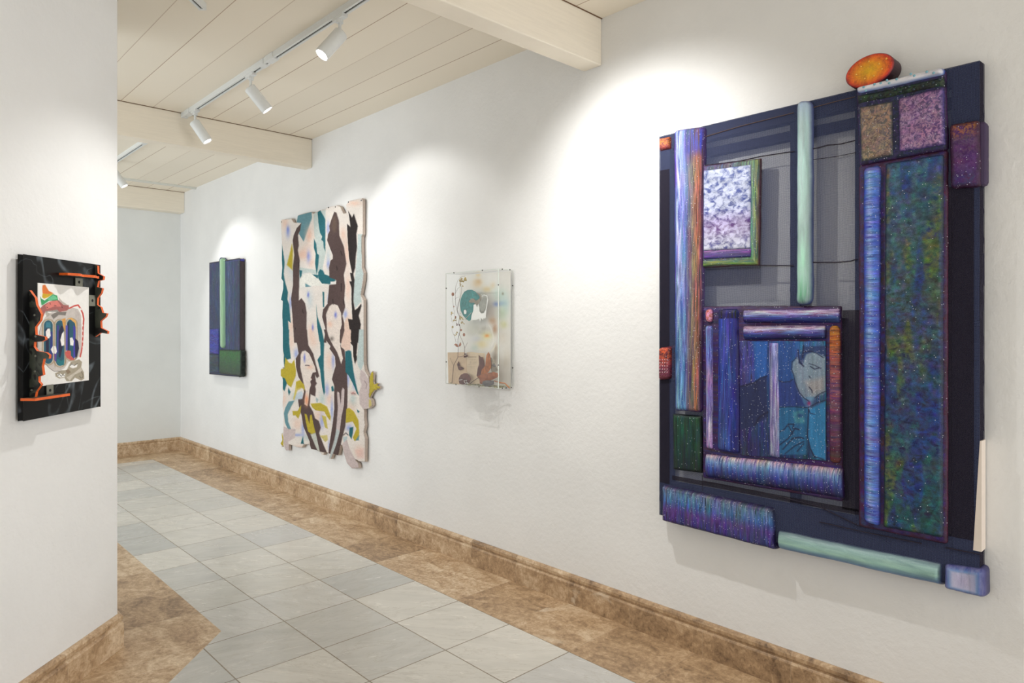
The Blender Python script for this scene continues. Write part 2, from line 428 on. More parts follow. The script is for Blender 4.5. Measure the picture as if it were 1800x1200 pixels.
def layer(col, px, py, lay):
    """col (N,3) display colours, px/py traced coordinates"""
    k = lay[0]
    if k == 'poly':
        _, pts, c, soft, op = (tuple(lay)+(.7, 1.0))[:5] if len(lay) < 5 else lay
        P = np.array(pts); m = (px > P[:, 0].min()-3*soft) & (px < P[:, 0].max()+3*soft) & (py > P[:, 1].min()-3*soft) & (py < P[:, 1].max()+3*soft)
        if not m.any(): return
        d = sdist(px[m], py[m], pts); a = np.clip(.5-d/(2*soft), 0, 1)*op
        if callable(c): cc = c(px[m], py[m])
        else: cc = np.array(c, float)*(0.95+.10*fbm(px[m]*.5, py[m]*.5, 3))[:, None]
        col[m] = col[m]*(1-a[:, None])+cc*a[:, None]
    elif k == 'blob':
        _, x, y, rx, ry, c, op = lay[:7]; ang = lay[7] if len(lay) > 7 else 0
        ca, sa = math.cos(ang), math.sin(ang); u = ((px-x)*ca+(py-y)*sa)/rx; v = (-(px-x)*sa+(py-y)*ca)/ry
        a = np.exp(-(u*u+v*v)*1.2)*op; a = np.clip(a*(.75+.5*fbm(px*.25, py*.25, 9)), 0, 1)
        col[:] = col*(1-a[:, None])+np.array(c, float)*a[:, None]
    elif k == 'line':
        _, pts, w, c, op = lay[:5]; soft = lay[5] if len(lay) > 5 else .6
        P = np.array(pts); m = (px > P[:, 0].min()-w*3-2) & (px < P[:, 0].max()+w*3+2) & (py > P[:, 1].min()-w*3-2) & (py < P[:, 1].max()+w*3+2)
        if not m.any(): return
        d = np.full(m.sum(), 1e9)
        for i in range(len(pts)-1): d = np.minimum(d, seg_d(px[m], py[m], pts[i], pts[i+1]))
        a = np.clip(.5-(d-w/2)/(2*soft), 0, 1)*op
        col[m] = col[m]*(1-a[:, None])+np.array(c, float)*a[:, None]
def stops(t, st):
    t = np.asarray(t); P = [s_[0] for s_ in st]; C_ = np.array([s_[1] for s_ in st], float)
    return np.stack([np.interp(t, P, C_[:, i]) for i in range(3)], 1)
def grid_mesh(name, V, nu, nv, mats, parent, c1, c2=None, keep=None, smooth=True):
    """V (nv*nu,3) world vertices, row-major; colours as display RGB"""
    off = origin(parent)
    if parent is not None and parent.parent is not None: off = off+origin(parent.parent)
    V = V-np.array(off)
    i = np.arange((nv-1)*(nu-1)); r = i//(nu-1); c = i % (nu-1); a = r*nu+c
    Fq = np.stack([a, a+nu, a+nu+1, a+1], 1)
    if keep is not None: Fq = Fq[keep[Fq].all(axis=1)]
    used = np.zeros(len(V), bool); used[Fq.ravel()] = True; mp = np.cumsum(used)-1
    V = V[used]; Fq = mp[Fq]; c1 = c1[used]; c2 = None if c2 is None else c2[used]
    me = bpy.data.meshes.new(name); me.vertices.add(len(V)); me.vertices.foreach_set('co', V.astype(np.float32).ravel())
    me.loops.add(Fq.size); me.loops.foreach_set('vertex_index', Fq.astype(np.int32).ravel())
    me.polygons.add(len(Fq)); me.polygons.foreach_set('loop_start', (np.arange(len(Fq))*4).astype(np.int32))
    me.polygons.foreach_set('loop_total', np.full(len(Fq), 4, np.int32))
    me.polygons.foreach_set('use_smooth', np.full(len(Fq), smooth, bool))
    me.update(calc_edges=True)
    for nm, cc in (('Col', c1), ('Col2', c2)):
        if cc is None: continue
        at = me.color_attributes.new(nm, 'FLOAT_COLOR', 'POINT')
        q = np.ones((len(V), 4), np.float32); q[:, :3] = s2l(np.clip(cc, 0, 255)); at.data.foreach_set('color', q.ravel())
    for m in (mats if isinstance(mats, (list, tuple)) else [mats]): me.materials.append(m)
    o = bpy.data.objects.new(name, me); link(o, parent)
    return o

def paint_mat(name, sy, sz, lo=.4, hi=.6, specks=0.0, rough=.38, bumps=.5, weave=.25, dist=.6, speck_col=(225, 228, 240)):
    m, nt, b = new_mat(name)
    a1 = nd(nt, 'ShaderNodeAttribute', attribute_name='Col'); a2 = nd(nt, 'ShaderNodeAttribute', attribute_name='Col2')
    v = coords(nt, (20, sy, sz)); n = noise(nt, v, 1, 5, .65, dist)
    f = ramp(nt, n, [(lo, g(0)), (hi, g(1))])
    c = mixc(nt, a1.outputs[0], a2.outputs[0], f.outputs[0])
    v2 = coords(nt, (40, 330, 330)); n2 = noise(nt, v2, 1, 3, .6)
    v3 = coords(nt, (20, sy*.35, sz*.35), loc=(3, 5, 7)); n3 = noise(nt, v3, 1, 4, .6, dist)
    k = mth(nt, 'MULTIPLY', ramp(nt, n2, [(.3, g(1-weave)), (.7, g(1+weave*.4))]).outputs[0], ramp(nt, n3, [(.3, g(.72)), (.6, g(1.1))]).outputs[0])
    cb = nd(nt, 'ShaderNodeCombineXYZ')
    for i in range(3): nt.links.new(k, cb.inputs[i])
    c = mixc(nt, c, cb.outputs[0], 1.0, 'MULTIPLY')
    if specks:
        vo = nd(nt, 'ShaderNodeTexVoronoi'); vo.inputs['Scale'].default_value = 170; nt.links.new(coords(nt), vo.inputs['Vector'])
        wn = nd(nt, 'ShaderNodeTexWhiteNoise'); nt.links.new(vo.outputs['Color'], wn.inputs['Vector'])
        sp = mth(nt, 'MULTIPLY', mth(nt, 'LESS_THAN', vo.outputs['Distance'], mth(nt, 'MULTIPLY', wn.outputs[0], .26)), mth(nt, 'GREATER_THAN', wn.outputs[0], 1-specks*.4))
        c = mixc(nt, c, L(speck_col), mth(nt, 'MULTIPLY', sp, .7))
    nt.links.new(c, b.inputs['Base Color']); b.inputs['Roughness'].default_value = rough; b.inputs['Specular IOR Level'].default_value = .35
    bump(nt, b, mth(nt, 'ADD', n, n2), bumps, .004)
    return m
P_V = paint_mat('paint_vertical_strokes', 170, 7, .42, .58, .25, weave=.35)
P_H = paint_mat('paint_horizontal_strokes', 14, 170, .38, .62, .3)
P_HS = paint_mat('paint_starry_strokes', 150, 16, .38, .64, .6)
P_M = paint_mat('paint_mottled', 75, 75, .42, .58, .35, dist=1.2)
P_O = paint_mat('paint_glow_smooth', 60, 60, .45, .75, 0, dist=1.0, weave=.1, rough=.3)
P_MB = paint_mat('paint_mottled_large', 34, 50, .43, .62, 0, dist=.5, weave=.12)
P_W = paint_mat('paint_woven', 45, 60, .35, .65, .1, dist=.3, weave=.45)
P_S = paint_mat('paint_smooth', 60, 8, .3, .8, .0, bumps=.2, weave=.08, rough=.32)
P_SH = paint_mat('paint_smooth_horizontal', 8, 60, .3, .8, .0, bumps=.2, weave=.08, rough=.32)

def panel(name, parent, quad, xf, xb, mat, c1, c2=None, prof='pillow', R=.018, r=.012, edge=None, ew=.010, layers=None, step=.004, wob=.002, flatv=0, seed=1, label=None):
    """padded painted panel: quad = photo trace (tl,tr,br,bl) read on the plane x=xf; bulges from x=xb out to x=xf"""
    C4 = [np.array(onx(px, py, xf))[1:] for px, py in quad]
    w = (np.linalg.norm(C4[1]-C4[0])+np.linalg.norm(C4[2]-C4[3]))/2; h = (np.linalg.norm(C4[3]-C4[0])+np.linalg.norm(C4[2]-C4[1]))/2
    nu = int(np.clip(w/step, 12, 160)); nv = int(np.clip(h/step, 12, 320))
    def ax(n, L_):     # finer rings near the borders
        t = np.linspace(0, 1, n); e = np.array([0, .0012/L_, .003/L_, .006/L_]); return np.unique(np.concatenate([e, t[(t > .009/L_) & (t < 1-.009/L_)], 1-e]))
    tu, tv = ax(nu, w), ax(nv, h); nu, nv = len(tu), len(tv)
    U, Vv = np.meshgrid(tu, tv); U = U.ravel(); Vv = Vv.ravel()
    a = (U-.5)*w; b = (Vv-.5)*h; r = min(r, w*.49, h*.49)
    p = np.abs(a)-(w/2-r); q = np.abs(b)-(h/2-r); m = (p > 0) & (q > 0)
    mx = np.maximum(p, q); hy = np.hypot(p, q)+1e-9
    p2 = np.where(m, p/hy*mx, p); q2 = np.where(m, q/hy*mx, q)
    a2 = np.where(m, np.sign(a)*(w/2-r+p2), a); b2 = np.where(m, np.sign(b)*(h/2-r+q2), b)
    dcorner = r-np.hypot(np.maximum(np.abs(a2)-(w/2-r), 0), np.maximum(np.abs(b2)-(h/2-r), 0))
    dcorner = np.where((np.abs(a2) > w/2-r) & (np.abs(b2) > h/2-r), dcorner, 9.0)
    d = np.maximum(np.minimum(dcorner, np.minimum(w/2-np.abs(a2), h/2-np.abs(b2))), 0)
    u = a2/w+.5; v = b2/h+.5
    # hand-cut wobble of the outline
    wo = wob*(fbm(u*w*14+seed*3.1, v*h*14, seed)-.5)*2; wo2 = wob*(fbm(u*w*14, v*h*14+seed*5.7, seed+5)-.5)*2
    Y = ((1-u)*(1-v)*C4[0][0]+u*(1-v)*C4[1][0]+u*v*C4[2][0]+(1-u)*v*C4[3][0])+wo
    Z = ((1-u)*(1-v)*C4[0][1]+u*(1-v)*C4[1][1]+u*v*C4[2][1]+(1-u)*v*C4[3][1])+wo2
    D = xb-xf
    if prof == 'roll_v': t = 1-(2*np.abs(u-.5))**2.4; hh = np.sqrt(np.clip(t, 0, 1))*np.sqrt(1-(1-np.clip(d/min(.02, h/3), 0, 1))**2)
    elif prof == 'roll_h': t = 1-(2*np.abs(v-.5))**2.4; hh = np.sqrt(np.clip(t, 0, 1))*np.sqrt(1-(1-np.clip(d/min(.02, w/3), 0, 1))**2)
    elif prof == 'flat': hh = np.clip(d/.0012, 0, 1)
    else: hh = np.sqrt(1-(1-np.clip(d/R, 0, 1))**2)
    hh = np.where(d <= 0, 0, hh)*(1+.06*(fbm(u*w*22, v*h*22, seed+2)-.5))
    X = xb-D*hh
    P = np.stack([X, Y, Z], 1)
    px, py = toPx(np.stack([np.full_like(Y, xf), Y, Z], 1))
    jit = .10*(fbm(u*w*9, v*h*9, seed+9)-.5)
    def ev(c):
        if callable(c): return c(u, v, px, py)
        if isinstance(c, tuple) and c[0] == 'u': return stops(np.clip(u+jit*.6, 0, 1), c[1])
        if isinstance(c, tuple) and c[0] == 'v': return stops(np.clip(v+jit*.6, 0, 1), c[1])
        return np.tile(np.array(c, float), (len(u), 1))
    A = ev(c1)*1.06; B = ev(c2)*.92 if c2 is not None else A*.7
    if mat.name.startswith('paint_') and 'smooth' not in mat.name and 'large' not in mat.name:
        fu, fv = (120, 14) if 'vertical' in mat.name or 'starry' in mat.name else ((14, 120) if 'horizontal' in mat.name else (60, 60))
        jk = .45 if 'mottled' in mat.name else 1.0
        for ch in range(3):
            A[:, ch] += 64*jk*(fbm(u*w*fu+ch*31, v*h*fv+seed, seed+ch*7, 2)-.5)
            B[:, ch] += 70*jk*(fbm(u*w*fu*.6+ch*17, v*h*fv*.6+seed, seed+ch*5+3, 2)-.5)
    for la in (layers or []):
        layer(A, px, py, la)
        layer(B, px, py, la)
    if edge is not None:
        e_ = np.clip(1-d/(ew*(.7+.6*fbm(u*w*30, v*h*30, seed+4))), 0, 1)**.8
        A = A*(1-e_[:, None])+np.array(edge, float)*e_[:, None]; B = B*(1-e_[:, None])+np.array(edge, float)*.8*e_[:, None]
    o = grid_mesh(name, P, nu, nv, [mat], parent, A, B)
    if label: o['label'] = label
    return o

# ------------------------------------------------------------------ large padded picture on the right
XF = XW-.055           # its net face
big = thing('padded_picture', (XW-.03, 1.24, 1.47), 'large blue padded picture of dark net and painted cushions, orange oval on top', 'artwork')
M_FRAME = plain('dark_stretcher', (36, 34, 50), .8, 0, .15)
M_CORD = plain('dark_cord', (34, 26, 44), .8)
M_FRW = plain('pale_raw_wood', (226, 214, 202), .7)
def net_mat(name, base, tr, pitch=.0034):
    m, nt, b = new_mat(name)
    v = coords(nt); sep = nd(nt, 'ShaderNodeSeparateXYZ'); nt.links.new(v, sep.inputs[0])
    wob = noise(nt, coords(nt, (3, 3, 3)), 3, 2)
    y = mth(nt, 'FRACT', mth(nt, 'DIVIDE', mth(nt, 'ADD', sep.outputs[1], mth(nt, 'MULTIPLY', wob, .01)), pitch)); z = mth(nt, 'FRACT', mth(nt, 'DIVIDE', mth(nt, 'ADD', sep.outputs[2], mth(nt, 'MULTIPLY', wob, .03)), pitch))
    hole = mth(nt, 'MULTIPLY', mth(nt, 'LESS_THAN', mth(nt, 'ABSOLUTE', mth(nt, 'SUBTRACT', y, .5)), .38), mth(nt, 'LESS_THAN', mth(nt, 'ABSOLUTE', mth(nt, 'SUBTRACT', z, .5)), .38))
    b.inputs['Base Color'].default_value = L(base); b.inputs['Roughness'].default_value = .8; b.inputs['Specular IOR Level'].default_value = .1
    t = nd(nt, 'ShaderNodeBsdfTransparent'); mx = nd(nt, 'ShaderNodeMixShader')
    nt.links.new(mth(nt, 'MULTIPLY', hole, tr), mx.inputs[0]); nt.links.new(b.outputs[0], mx.inputs[1]); nt.links.new(t.outputs[0], mx.inputs[2])
    nt.links.new(mx.outputs[0], nt.nodes['Material Output'].inputs[0])
    return m
M_NET = net_mat('dark_net', (76, 84, 116), .88)
M_NETH = net_mat('folded_net', (58, 62, 86), .8)
M_NETD = net_mat('dense_dark_net', (42, 39, 52), .3)
def wy(px, py=572): return onx(px, py, XF).y
yl, yr = onx(1159, 550, XF).y, onx(1722, 600, XF).y
zt = onx(1400, 187, XF).z+.005; zb = onx(1160, 855, XF).z-.03
zt = 2.372; zb = .60
def bar(name, y0, y1, z0, z1, mat=None, xa=XF+.006, xb=XW-.004, bev=.004):
    m = MB(); m.box((xa, min(y0, y1), z0), (xb, max(y0, y1), z1)); return m.build(name, [mat or M_FRAME], big, bevel=bev)
bar('stretcher_bar', yl, yl-.055, zb, zt); bar('stretcher_bar', yr, yr+.085, zb, zt)
bar('stretcher_bar', yl-.055, yr+.085, zt-.065, zt); bar('stretcher_bar', yl-.055, yr+.085, zb, zb+.16)
bar('stretcher_bar', wy(1386), wy(1400), zb+.16, zt-.065, xa=XF+.012)
bar('stretcher_bar', wy(1500), wy(1519), zb+.16, zt-.065, xa=XF+.012)
bar('stretcher_bar', yl-.055, yr+.085, onx(1300, 262, XF).z, onx(1300, 246, XF).z, xa=XF+.02)
bar('stretcher_bar', wy(1236), wy(1484), onx(1300, 850, XF).z, onx(1300, 560, XF).z, xa=XF+.03)
# the net stretched over front and edges
m = MB(); e_ = .003
m.add([(XF, yl, zb), (XF, yr, zb), (XF, yr, zt), (XF, yl, zt)], [(0, 1, 2, 3)], 0)
m.add([(XF, yl, zt), (XF, yr, zt), (XW-.004, yr, zt+e_), (XW-.004, yl, zt+e_)], [(0, 1, 2, 3)], 1)
m.add([(XF, yl, zb), (XF, yl, zt), (XW-.004, yl+e_, zt), (XW-.004, yl+e_, zb)], [(0, 1, 2, 3)], 1)
m.add([(XF, yr, zb), (XF, yr, zt), (XW-.004, yr-e_, zt), (XW-.004, yr-e_, zb)], [(0, 1, 2, 3)], 1)
m.add([(XF, yl, zb), (XF, yr, zb), (XW-.004, yr, zb-e_), (XW-.004, yl, zb-e_)], [(0, 1, 2, 3)], 1)
m.build('net', [M_NET, M_NETD], big)
# folded double layers of net seen as darker fields
def field(x0, y0, x1, y1, k=0, mt=None):
    p = onx(x0, y0, XF); q = onx(x1, y1, XF)
    m = MB(); m.add([(XF-.0015-k*.001, p.y, p.z), (XF-.0015-k*.001, q.y, p.z), (XF-.0015-k*.001, q.y, q.z), (XF-.0015-k*.001, p.y, q.z)], [(0, 3, 2, 1)])
    m.build('net_fold', [mt or M_NETD], big)
field(1160, 300, 1177, 850); field(1236, 474, 1338, 499, 0, M_NETH); field(1662, 330, 1712, 950); field(1182, 835, 1510, 905); field(1481, 545, 1511, 900)
# seams and cords
def cord(pts, rr=.0022, mat=None):
    mat = mat or M_CORD
    m = MB(); m.tube([onx(x, y, XF-.003) for x, y in pts], rr, 6); m.build('cord', [mat or M_FRAME], big, smooth=True)
cord([(1236, 291), (1300, 283), (1336, 275), (1395, 266), (1396, 266)]); cord([(1425, 263), (1455, 255), (1478, 253), (1503, 247)])
cord([(1333, 466), (1395, 467)]); cord([(1426, 461), (1470, 461), (1495, 459), (1507, 455)]); cord([(1425, 281), (1470, 275), (1505, 268)], .0012)
cord([(1236, 845), (1340, 865), (1440, 890), (1512, 925)]); cord([(1662, 962), (1727, 975)]); cord([(1440, 917), (1520, 935), (1620, 955)]); cord([(1234, 835), (1235, 862)], .0012)
cord([(1240, 240), (1300, 222), (1395, 198)], .0015, plain('brown_thread', (96, 74, 66), .8)); cord([(1425, 190), (1470, 178), (1503, 170)], .0015, plain('brown_thread', (96, 74, 66), .8))
# bare pale strip at the lower right edge
a_ = [onx(1726, 700, XF), onx(1722, 830, XF), onx(1718, 968, XF)]
m = MB(); z0, z1 = onx(1718, 968, XF).z, onx(1726, 775, XF).z
prs = [Vector((XF-.002, yr-.001, z1)), Vector((XF-.002, yr+.018, z0)), Vector((XF-.002, yr-.006, z0)), Vector((XF-.002, yr-.006, z1))]
m.prism(prs, (.052, 0, 0)); m.build('bare_edge_strip', [M_FRW], big)

XT = XF-.022; XB_ = XF-.001
V_ = (52, 32, 92)       # violet-black contour paint
panel('cushion', big, [(1155, 240), (1179, 236), (1179, 262), (1155, 268)], XT+.008, XW-.01, P_M, ('v', [(0, (214, 120, 40)), (.45, (210, 130, 60)), (1, (120, 40, 70))]), (120, 40, 60), r=.01, edge=(96, 34, 44), ew=.012, seed=2, label='small orange corner cushion with dark edge')
# left column, in two painted halves on one roll
def colL(u, v, px, py):
    a = stops(u, [(0, (70, 50, 140)), (.10, (96, 90, 190)), (.18, (206, 212, 242)), (.36, (160, 172, 226)), (.5, (110, 124, 190)), (.58, (128, 118, 130)), (.72, (150, 120, 100)), (.86, (196, 124, 90)), (.93, (120, 80, 110)), (1, (48, 30, 60))])
    top = np.clip((.11-v)/.03, 0, 1)[:, None]*(u > .45)[:, None]; a = a*(1-top)+np.array((74, 78, 170))*top
    lo = (np.clip((v-.45)/.35, 0, 1)*np.clip((.55-u)/.1, 0, 1))[:, None]*.6; a = a*(1-lo)+np.array((92, 170, 205))*lo
    return a
def colL2(u, v, px, py):
    a = stops(u, [(0, (50, 36, 110)), (.15, (84, 84, 180)), (.4, (120, 140, 215)), (.5, (80, 90, 150)), (.62, (84, 76, 110)), (.85, (110, 76, 70)), (1, (40, 26, 60))])
    lo = (np.clip((v-.3)/.5, 0, 1)*np.clip((.55-u)/.1, 0, 1))[:, None]*.6; return a*(1-lo)+np.array((30, 84, 150))*lo
panel('cushion', big, [(1179, 228), (1236, 220), (1230, 725), (1181, 722)], XT-.008, XB_, P_V, colL, colL2, prof='roll_v', r=.02, edge=(58, 36, 110), ew=.010, seed=3, label='tall left column, blue white strokes beside rusty brown ones')
panel('cushion', big, [(1181, 727), (1232, 731), (1233, 832), (1182, 825)], XT+.008, XB_, P_V, ('v', [(0, (24, 84, 62)), (.6, (20, 64, 56)), (1, (14, 36, 34))]), (16, 44, 46), r=.006, edge=(14, 24, 30), ew=.012, seed=4, label='dark green cushion')
# mottled window
fr = [(1234, 291), (1336, 277), (1333, 466), (1233, 470)]
panel('cushion', big, fr, XT+.006, XB_, P_V, ('u', [(0, (70, 60, 130)), (.88, (110, 150, 110)), (.95, (170, 176, 100)), (1, (90, 60, 60))]), ('v', [(0, (80, 80, 90)), (.85, (60, 110, 120)), (1, (120, 130, 60))]), r=.004, edge=(80, 34, 54), ew=.006, seed=5, label='square cushion bordered with green and ochre strokes')
panel('window_field', big, [(1235, 299), (1320, 288), (1319, 437), (1235, 441)], XT, XB_-.004, P_MB, lambda u, v, px, py: stops(v, [(0, (206, 214, 236)), (.5, (200, 206, 232)), (.66, (190, 180, 220)), (1, (214, 218, 232))])-26*fbm(px*.12, py*.16, 5)[:, None], ('v', [(0, (84, 104, 180)), (.5, (64, 80, 160)), (.72, (100, 56, 130)), (.85, (120, 110, 160)), (1, (90, 96, 170))]), r=.004, edge=(120, 124, 190), ew=.004, R=.01, seed=6, label='white field mottled with blue and violet')
panel('window_strip', big, [(1235, 440), (1320, 436), (1319, 452), (1235, 456)], XT, XB_-.004, P_H, ('v', [(0, (176, 120, 190)), (.5, (104, 62, 150)), (1, (60, 50, 120))]), (70, 50, 130), r=.003, seed=7, R=.008)
panel('window_strip', big, [(1234, 458), (1322, 454), (1331, 464), (1234, 468)], XT+.002, XB_-.004, P_H, (128, 146, 70), (40, 110, 90), r=.003, seed=8, R=.008)
# mint roll
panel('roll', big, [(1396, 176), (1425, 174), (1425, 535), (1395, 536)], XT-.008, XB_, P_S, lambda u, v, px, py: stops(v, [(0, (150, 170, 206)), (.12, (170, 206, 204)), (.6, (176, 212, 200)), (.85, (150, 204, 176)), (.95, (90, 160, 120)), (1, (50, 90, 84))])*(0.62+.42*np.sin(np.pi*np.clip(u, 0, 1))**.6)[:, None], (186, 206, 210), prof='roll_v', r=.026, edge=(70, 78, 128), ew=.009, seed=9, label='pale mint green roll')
# upper right block
panel('cushion', big, [(1503, 158), (1661, 122), (1666, 262), (1508, 292)], XT+.004, XB_, P_M, (52, 46, 96), (34, 50, 70), r=.01, edge=(70, 36, 80), ew=.008, seed=10)
panel('cap_roll', big, [(1501, 149), (1656, 114), (1660, 132), (1505, 166)], XT-.012, XB_, P_SH, ('v', [(0, (70, 110, 200)), (.2, (232, 230, 236)), (.66, (230, 228, 232)), (.86, (80, 120, 200)), (1, (30, 50, 140))]), (206, 208, 226), r=.018, prof='roll_h', edge=(44, 70, 160), ew=.007, seed=11, label='white roll with blue ends and beads')
panel('cap_strip', big, [(1504, 166), (1660, 132), (1661, 151), (1506, 184)], XT-.004, XB_, P_M, (50, 66, 50), (30, 36, 40), r=.004, seed=12, edge=(40, 26, 60), ew=.005, label='dark green beaded strip')
panel('field', big, [(1507, 187), (1570, 174), (1570, 274), (1511, 286)], XT-.006, XB_, P_M, (160, 134, 114), (112, 104, 104), r=.008, seed=13, edge=(60, 74, 86), ew=.012, label='taupe field')
panel('field', big, [(1575, 171), (1658, 150), (1662, 255), (1578, 268)], XT-.006, XB_, P_M, (176, 136, 172), (112, 84, 140), r=.008, seed=14, edge=(58, 50, 122), ew=.013, label='mauve field')
# the tall pair
panel('cushion', big, [(1508, 290), (1665, 262), (1665, 958), (1508, 926)], XT+.008, XB_, P_W, (50, 44, 110), (70, 30, 60), r=.012, edge=(84, 32, 56), ew=.010, seed=15, label='backing of the tall right pair with violet red outline')
panel('roll', big, [(1512, 293), (1548, 287), (1547, 929), (1513, 918)], XT-.012, XB_, P_H, ('u', [(0, (34, 46, 130)), (.2, (60, 90, 190)), (.45, (160, 190, 240)), (.72, (90, 130, 224)), (.92, (50, 60, 140)), (1, (40, 24, 60))]), ('v', [(0, (130, 170, 220)), (.1, (60, 90, 190)), (.4, (70, 90, 180)), (.6, (88, 100, 190)), (1, (60, 80, 170))]), prof='roll_v', r=.02, edge=(40, 36, 120), ew=.008, seed=16, label='long light blue roll')
def colW(u, v, px, py):
    a = stops(v, [(0, (84, 130, 164)), (.08, (70, 106, 132)), (.3, (70, 104, 110)), (.48, (58, 84, 130)), (.65, (50, 80, 130)), (.8, (52, 104, 112)), (1, (38, 92, 106))])
    n_ = fbm(u*3.5, v*8, 21); k = np.clip((n_-.52)*7, 0, 1)[:, None]; a = a*(1-k)+np.array((104, 116, 62))*k
    n_ = fbm(u*5, v*7+9, 33); k = np.clip((n_-.58)*8, 0, 1)[:, None]*.8; a = a*(1-k)+np.array((44, 66, 150))*k
    return a
panel('cushion', big, [(1553, 286), (1659, 268), (1658, 948), (1550, 928)], XT-.002, XB_, P_W, colW, ('v', [(0, (44, 80, 120)), (.4, (40, 58, 60)), (.7, (36, 44, 90)), (1, (30, 60, 66))]), r=.012, edge=(38, 40, 70), ew=.012, seed=17, label='long dark panel woven in green, teal and blue')
panel('cushion', big, [(1667, 218), (1722, 209), (1724, 328), (1669, 331)], XT+.002, XB_, P_M, ('v', [(0, (196, 130, 40)), (.16, (150, 96, 70)), (.3, (100, 70, 110)), (.7, (96, 52, 116)), (1, (50, 60, 110))]), (88, 46, 110), r=.016, edge=(56, 20, 52), ew=.016, seed=18, label='violet cushion with orange top at the right edge')
m = MB(); p = onx(1722, 214, XF); q = onx(1724, 326, XF); m.box((XF-.008, p.y-.018, q.z), (XW-.008, p.y+.01, p.z)); m.build('cushion_side', [plain('dark_violet_fabric', (52, 34, 70), .6)], big, bevel=.012)
panel('cushion', big, [(1154, 609), (1179, 606), (1179, 667), (1154, 671)], XT+.004, XW-.006, P_M, ('v', [(0, (214, 100, 50)), (.35, (200, 90, 60)), (.7, (130, 56, 86)), (1, (110, 40, 60))]), (110, 40, 60), r=.018, edge=(84, 26, 44), ew=.010, seed=19, label='rust red knob cushion on the left edge')
# framed figure picture
panel('picture_backing', big, [(1234, 538), (1478, 537), (1481, 882), (1234, 840)], XT+.012, XB_, P_H, (44, 34, 100), (70, 34, 70), r=.006, edge=(60, 24, 60), ew=.008, seed=20)
XI = XT-.002
panel('bead_cushion', big, [(1237, 542), (1252, 541), (1252, 567), (1237, 567)], XI, XB_, P_M, (222, 150, 190), (210, 110, 90), r=.02, edge=(60, 30, 90), ew=.006, seed=21, label='small pink oval')
panel('roll', big, [(1236, 572), (1252, 571), (1252, 791), (1237, 788)], XI, XB_, P_V, ('v', [(0, (110, 140, 210)), (.25, (140, 150, 220)), (.45, (206, 160, 200)), (.6, (150, 150, 220)), (.8, (220, 210, 230)), (1, (180, 150, 190))]), (96, 80, 160), prof='roll_v', r=.014, edge=(50, 34, 100), ew=.004, seed=22, label='slim roll, pale blue to pink')
panel('roll', big, [(1257, 543), (1297, 542), (1300, 799), (1256, 792)], XI-.004, XB_, P_V, lambda u, v, px, py: np.where((v < .07)[:, None], np.array((30, 24, 30.)), stops(u, [(0, (34, 50, 140)), (.3, (56, 84, 176)), (.6, (60, 80, 170)), (.85, (40, 36, 120)), (1, (24, 18, 70))])), (34, 44, 130), prof='roll_v', r=.02, edge=(34, 28, 96), ew=.008, seed=23, label='thick dark blue roll with blackened top')
panel('roll', big, [(1302, 543), (1474, 540), (1475, 569), (1303, 569)], XI-.004, XB_, P_H, ('v', [(0, (80, 50, 120)), (.16, (214, 196, 206)), (.32, (176, 186, 222)), (.5, (84, 100, 176)), (.7, (50, 60, 140)), (1, (30, 28, 90))]), ('v', [(0, (60, 40, 110)), (.3, (150, 110, 160)), (.6, (40, 44, 130)), (1, (24, 20, 70))]), prof='roll_h', r=.012, seed=24, edge=(44, 26, 80), ew=.005)
panel('roll', big, [(1302, 571), (1449, 569), (1450, 598), (1303, 599)], XI-.004, XB_, P_H, ('v', [(0, (80, 50, 120)), (.18, (220, 190, 190)), (.34, (150, 164, 214)), (.55, (70, 84, 160)), (.75, (44, 48, 120)), (1, (24, 22, 60))]), ('v', [(0, (60, 40, 110)), (.3, (140, 90, 130)), (.6, (40, 44, 120)), (1, (18, 16, 46))]), prof='roll_h', r=.012, seed=25, edge=(34, 24, 70), ew=.005)
q2 = lambda X, Y: (1290+X/5.218, 590+Y/5.218)
Q = lambda *p: [q2(x, y) for x, y in p]
dk = (26, 30, 62)
face = [
 ('poly', Q((180, 50), (310, 50), (300, 390), (190, 420)), (36, 96, 176), 2, .9), ('poly', Q((410, 70), (560, 70), (540, 420), (410, 420)), (36, 78, 150), 2, .8),
 ('poly', Q((50, 470), (200, 420), (300, 370), (310, 740), (180, 830), (60, 860)), (34, 44, 88), 1.5, 1), ('poly', Q((410, 410), (490, 430), (560, 400), (690, 640), (410, 650)), (40, 60, 130), 1.2, .9),
 ('poly', Q((410, 650), (690, 650), (670, 1090), (410, 1090)), (38, 104, 150), 1.5, .9), ('poly', Q((680, 680), (840, 600), (840, 1140), (760, 1130), (700, 1040), (670, 900)), (48, 126, 180), 1.2, 1),
 ('poly', Q((540, 700), (640, 680), (650, 800), (560, 800)), (80, 150, 160), 2, .7),
 ('poly', Q((560, 380), (535, 330), (535, 250), (575, 200), (620, 230), (680, 150), (760, 150), (840, 190), (840, 520), (760, 560), (700, 600), (620, 560), (575, 470)), (142, 158, 172), 2.2, .85),
 ('poly', Q((650, 420), (830, 380), (830, 500), (720, 540)), (184, 168, 162), 5, .6), ('poly', Q((590, 250), (640, 100), (840, 90), (840, 190), (740, 145), (660, 170), (630, 270)), (40, 60, 110), 1, .95),
 ('poly', Q((620, 560), (740, 560), (700, 690), (640, 620)), (90, 140, 180), 1.5, .7), ('blob', 1422, 709, 3.5, 5, (150, 40, 100), .9), ('blob', 1407, 730, 6, 4, (24, 56, 120), .8),
]
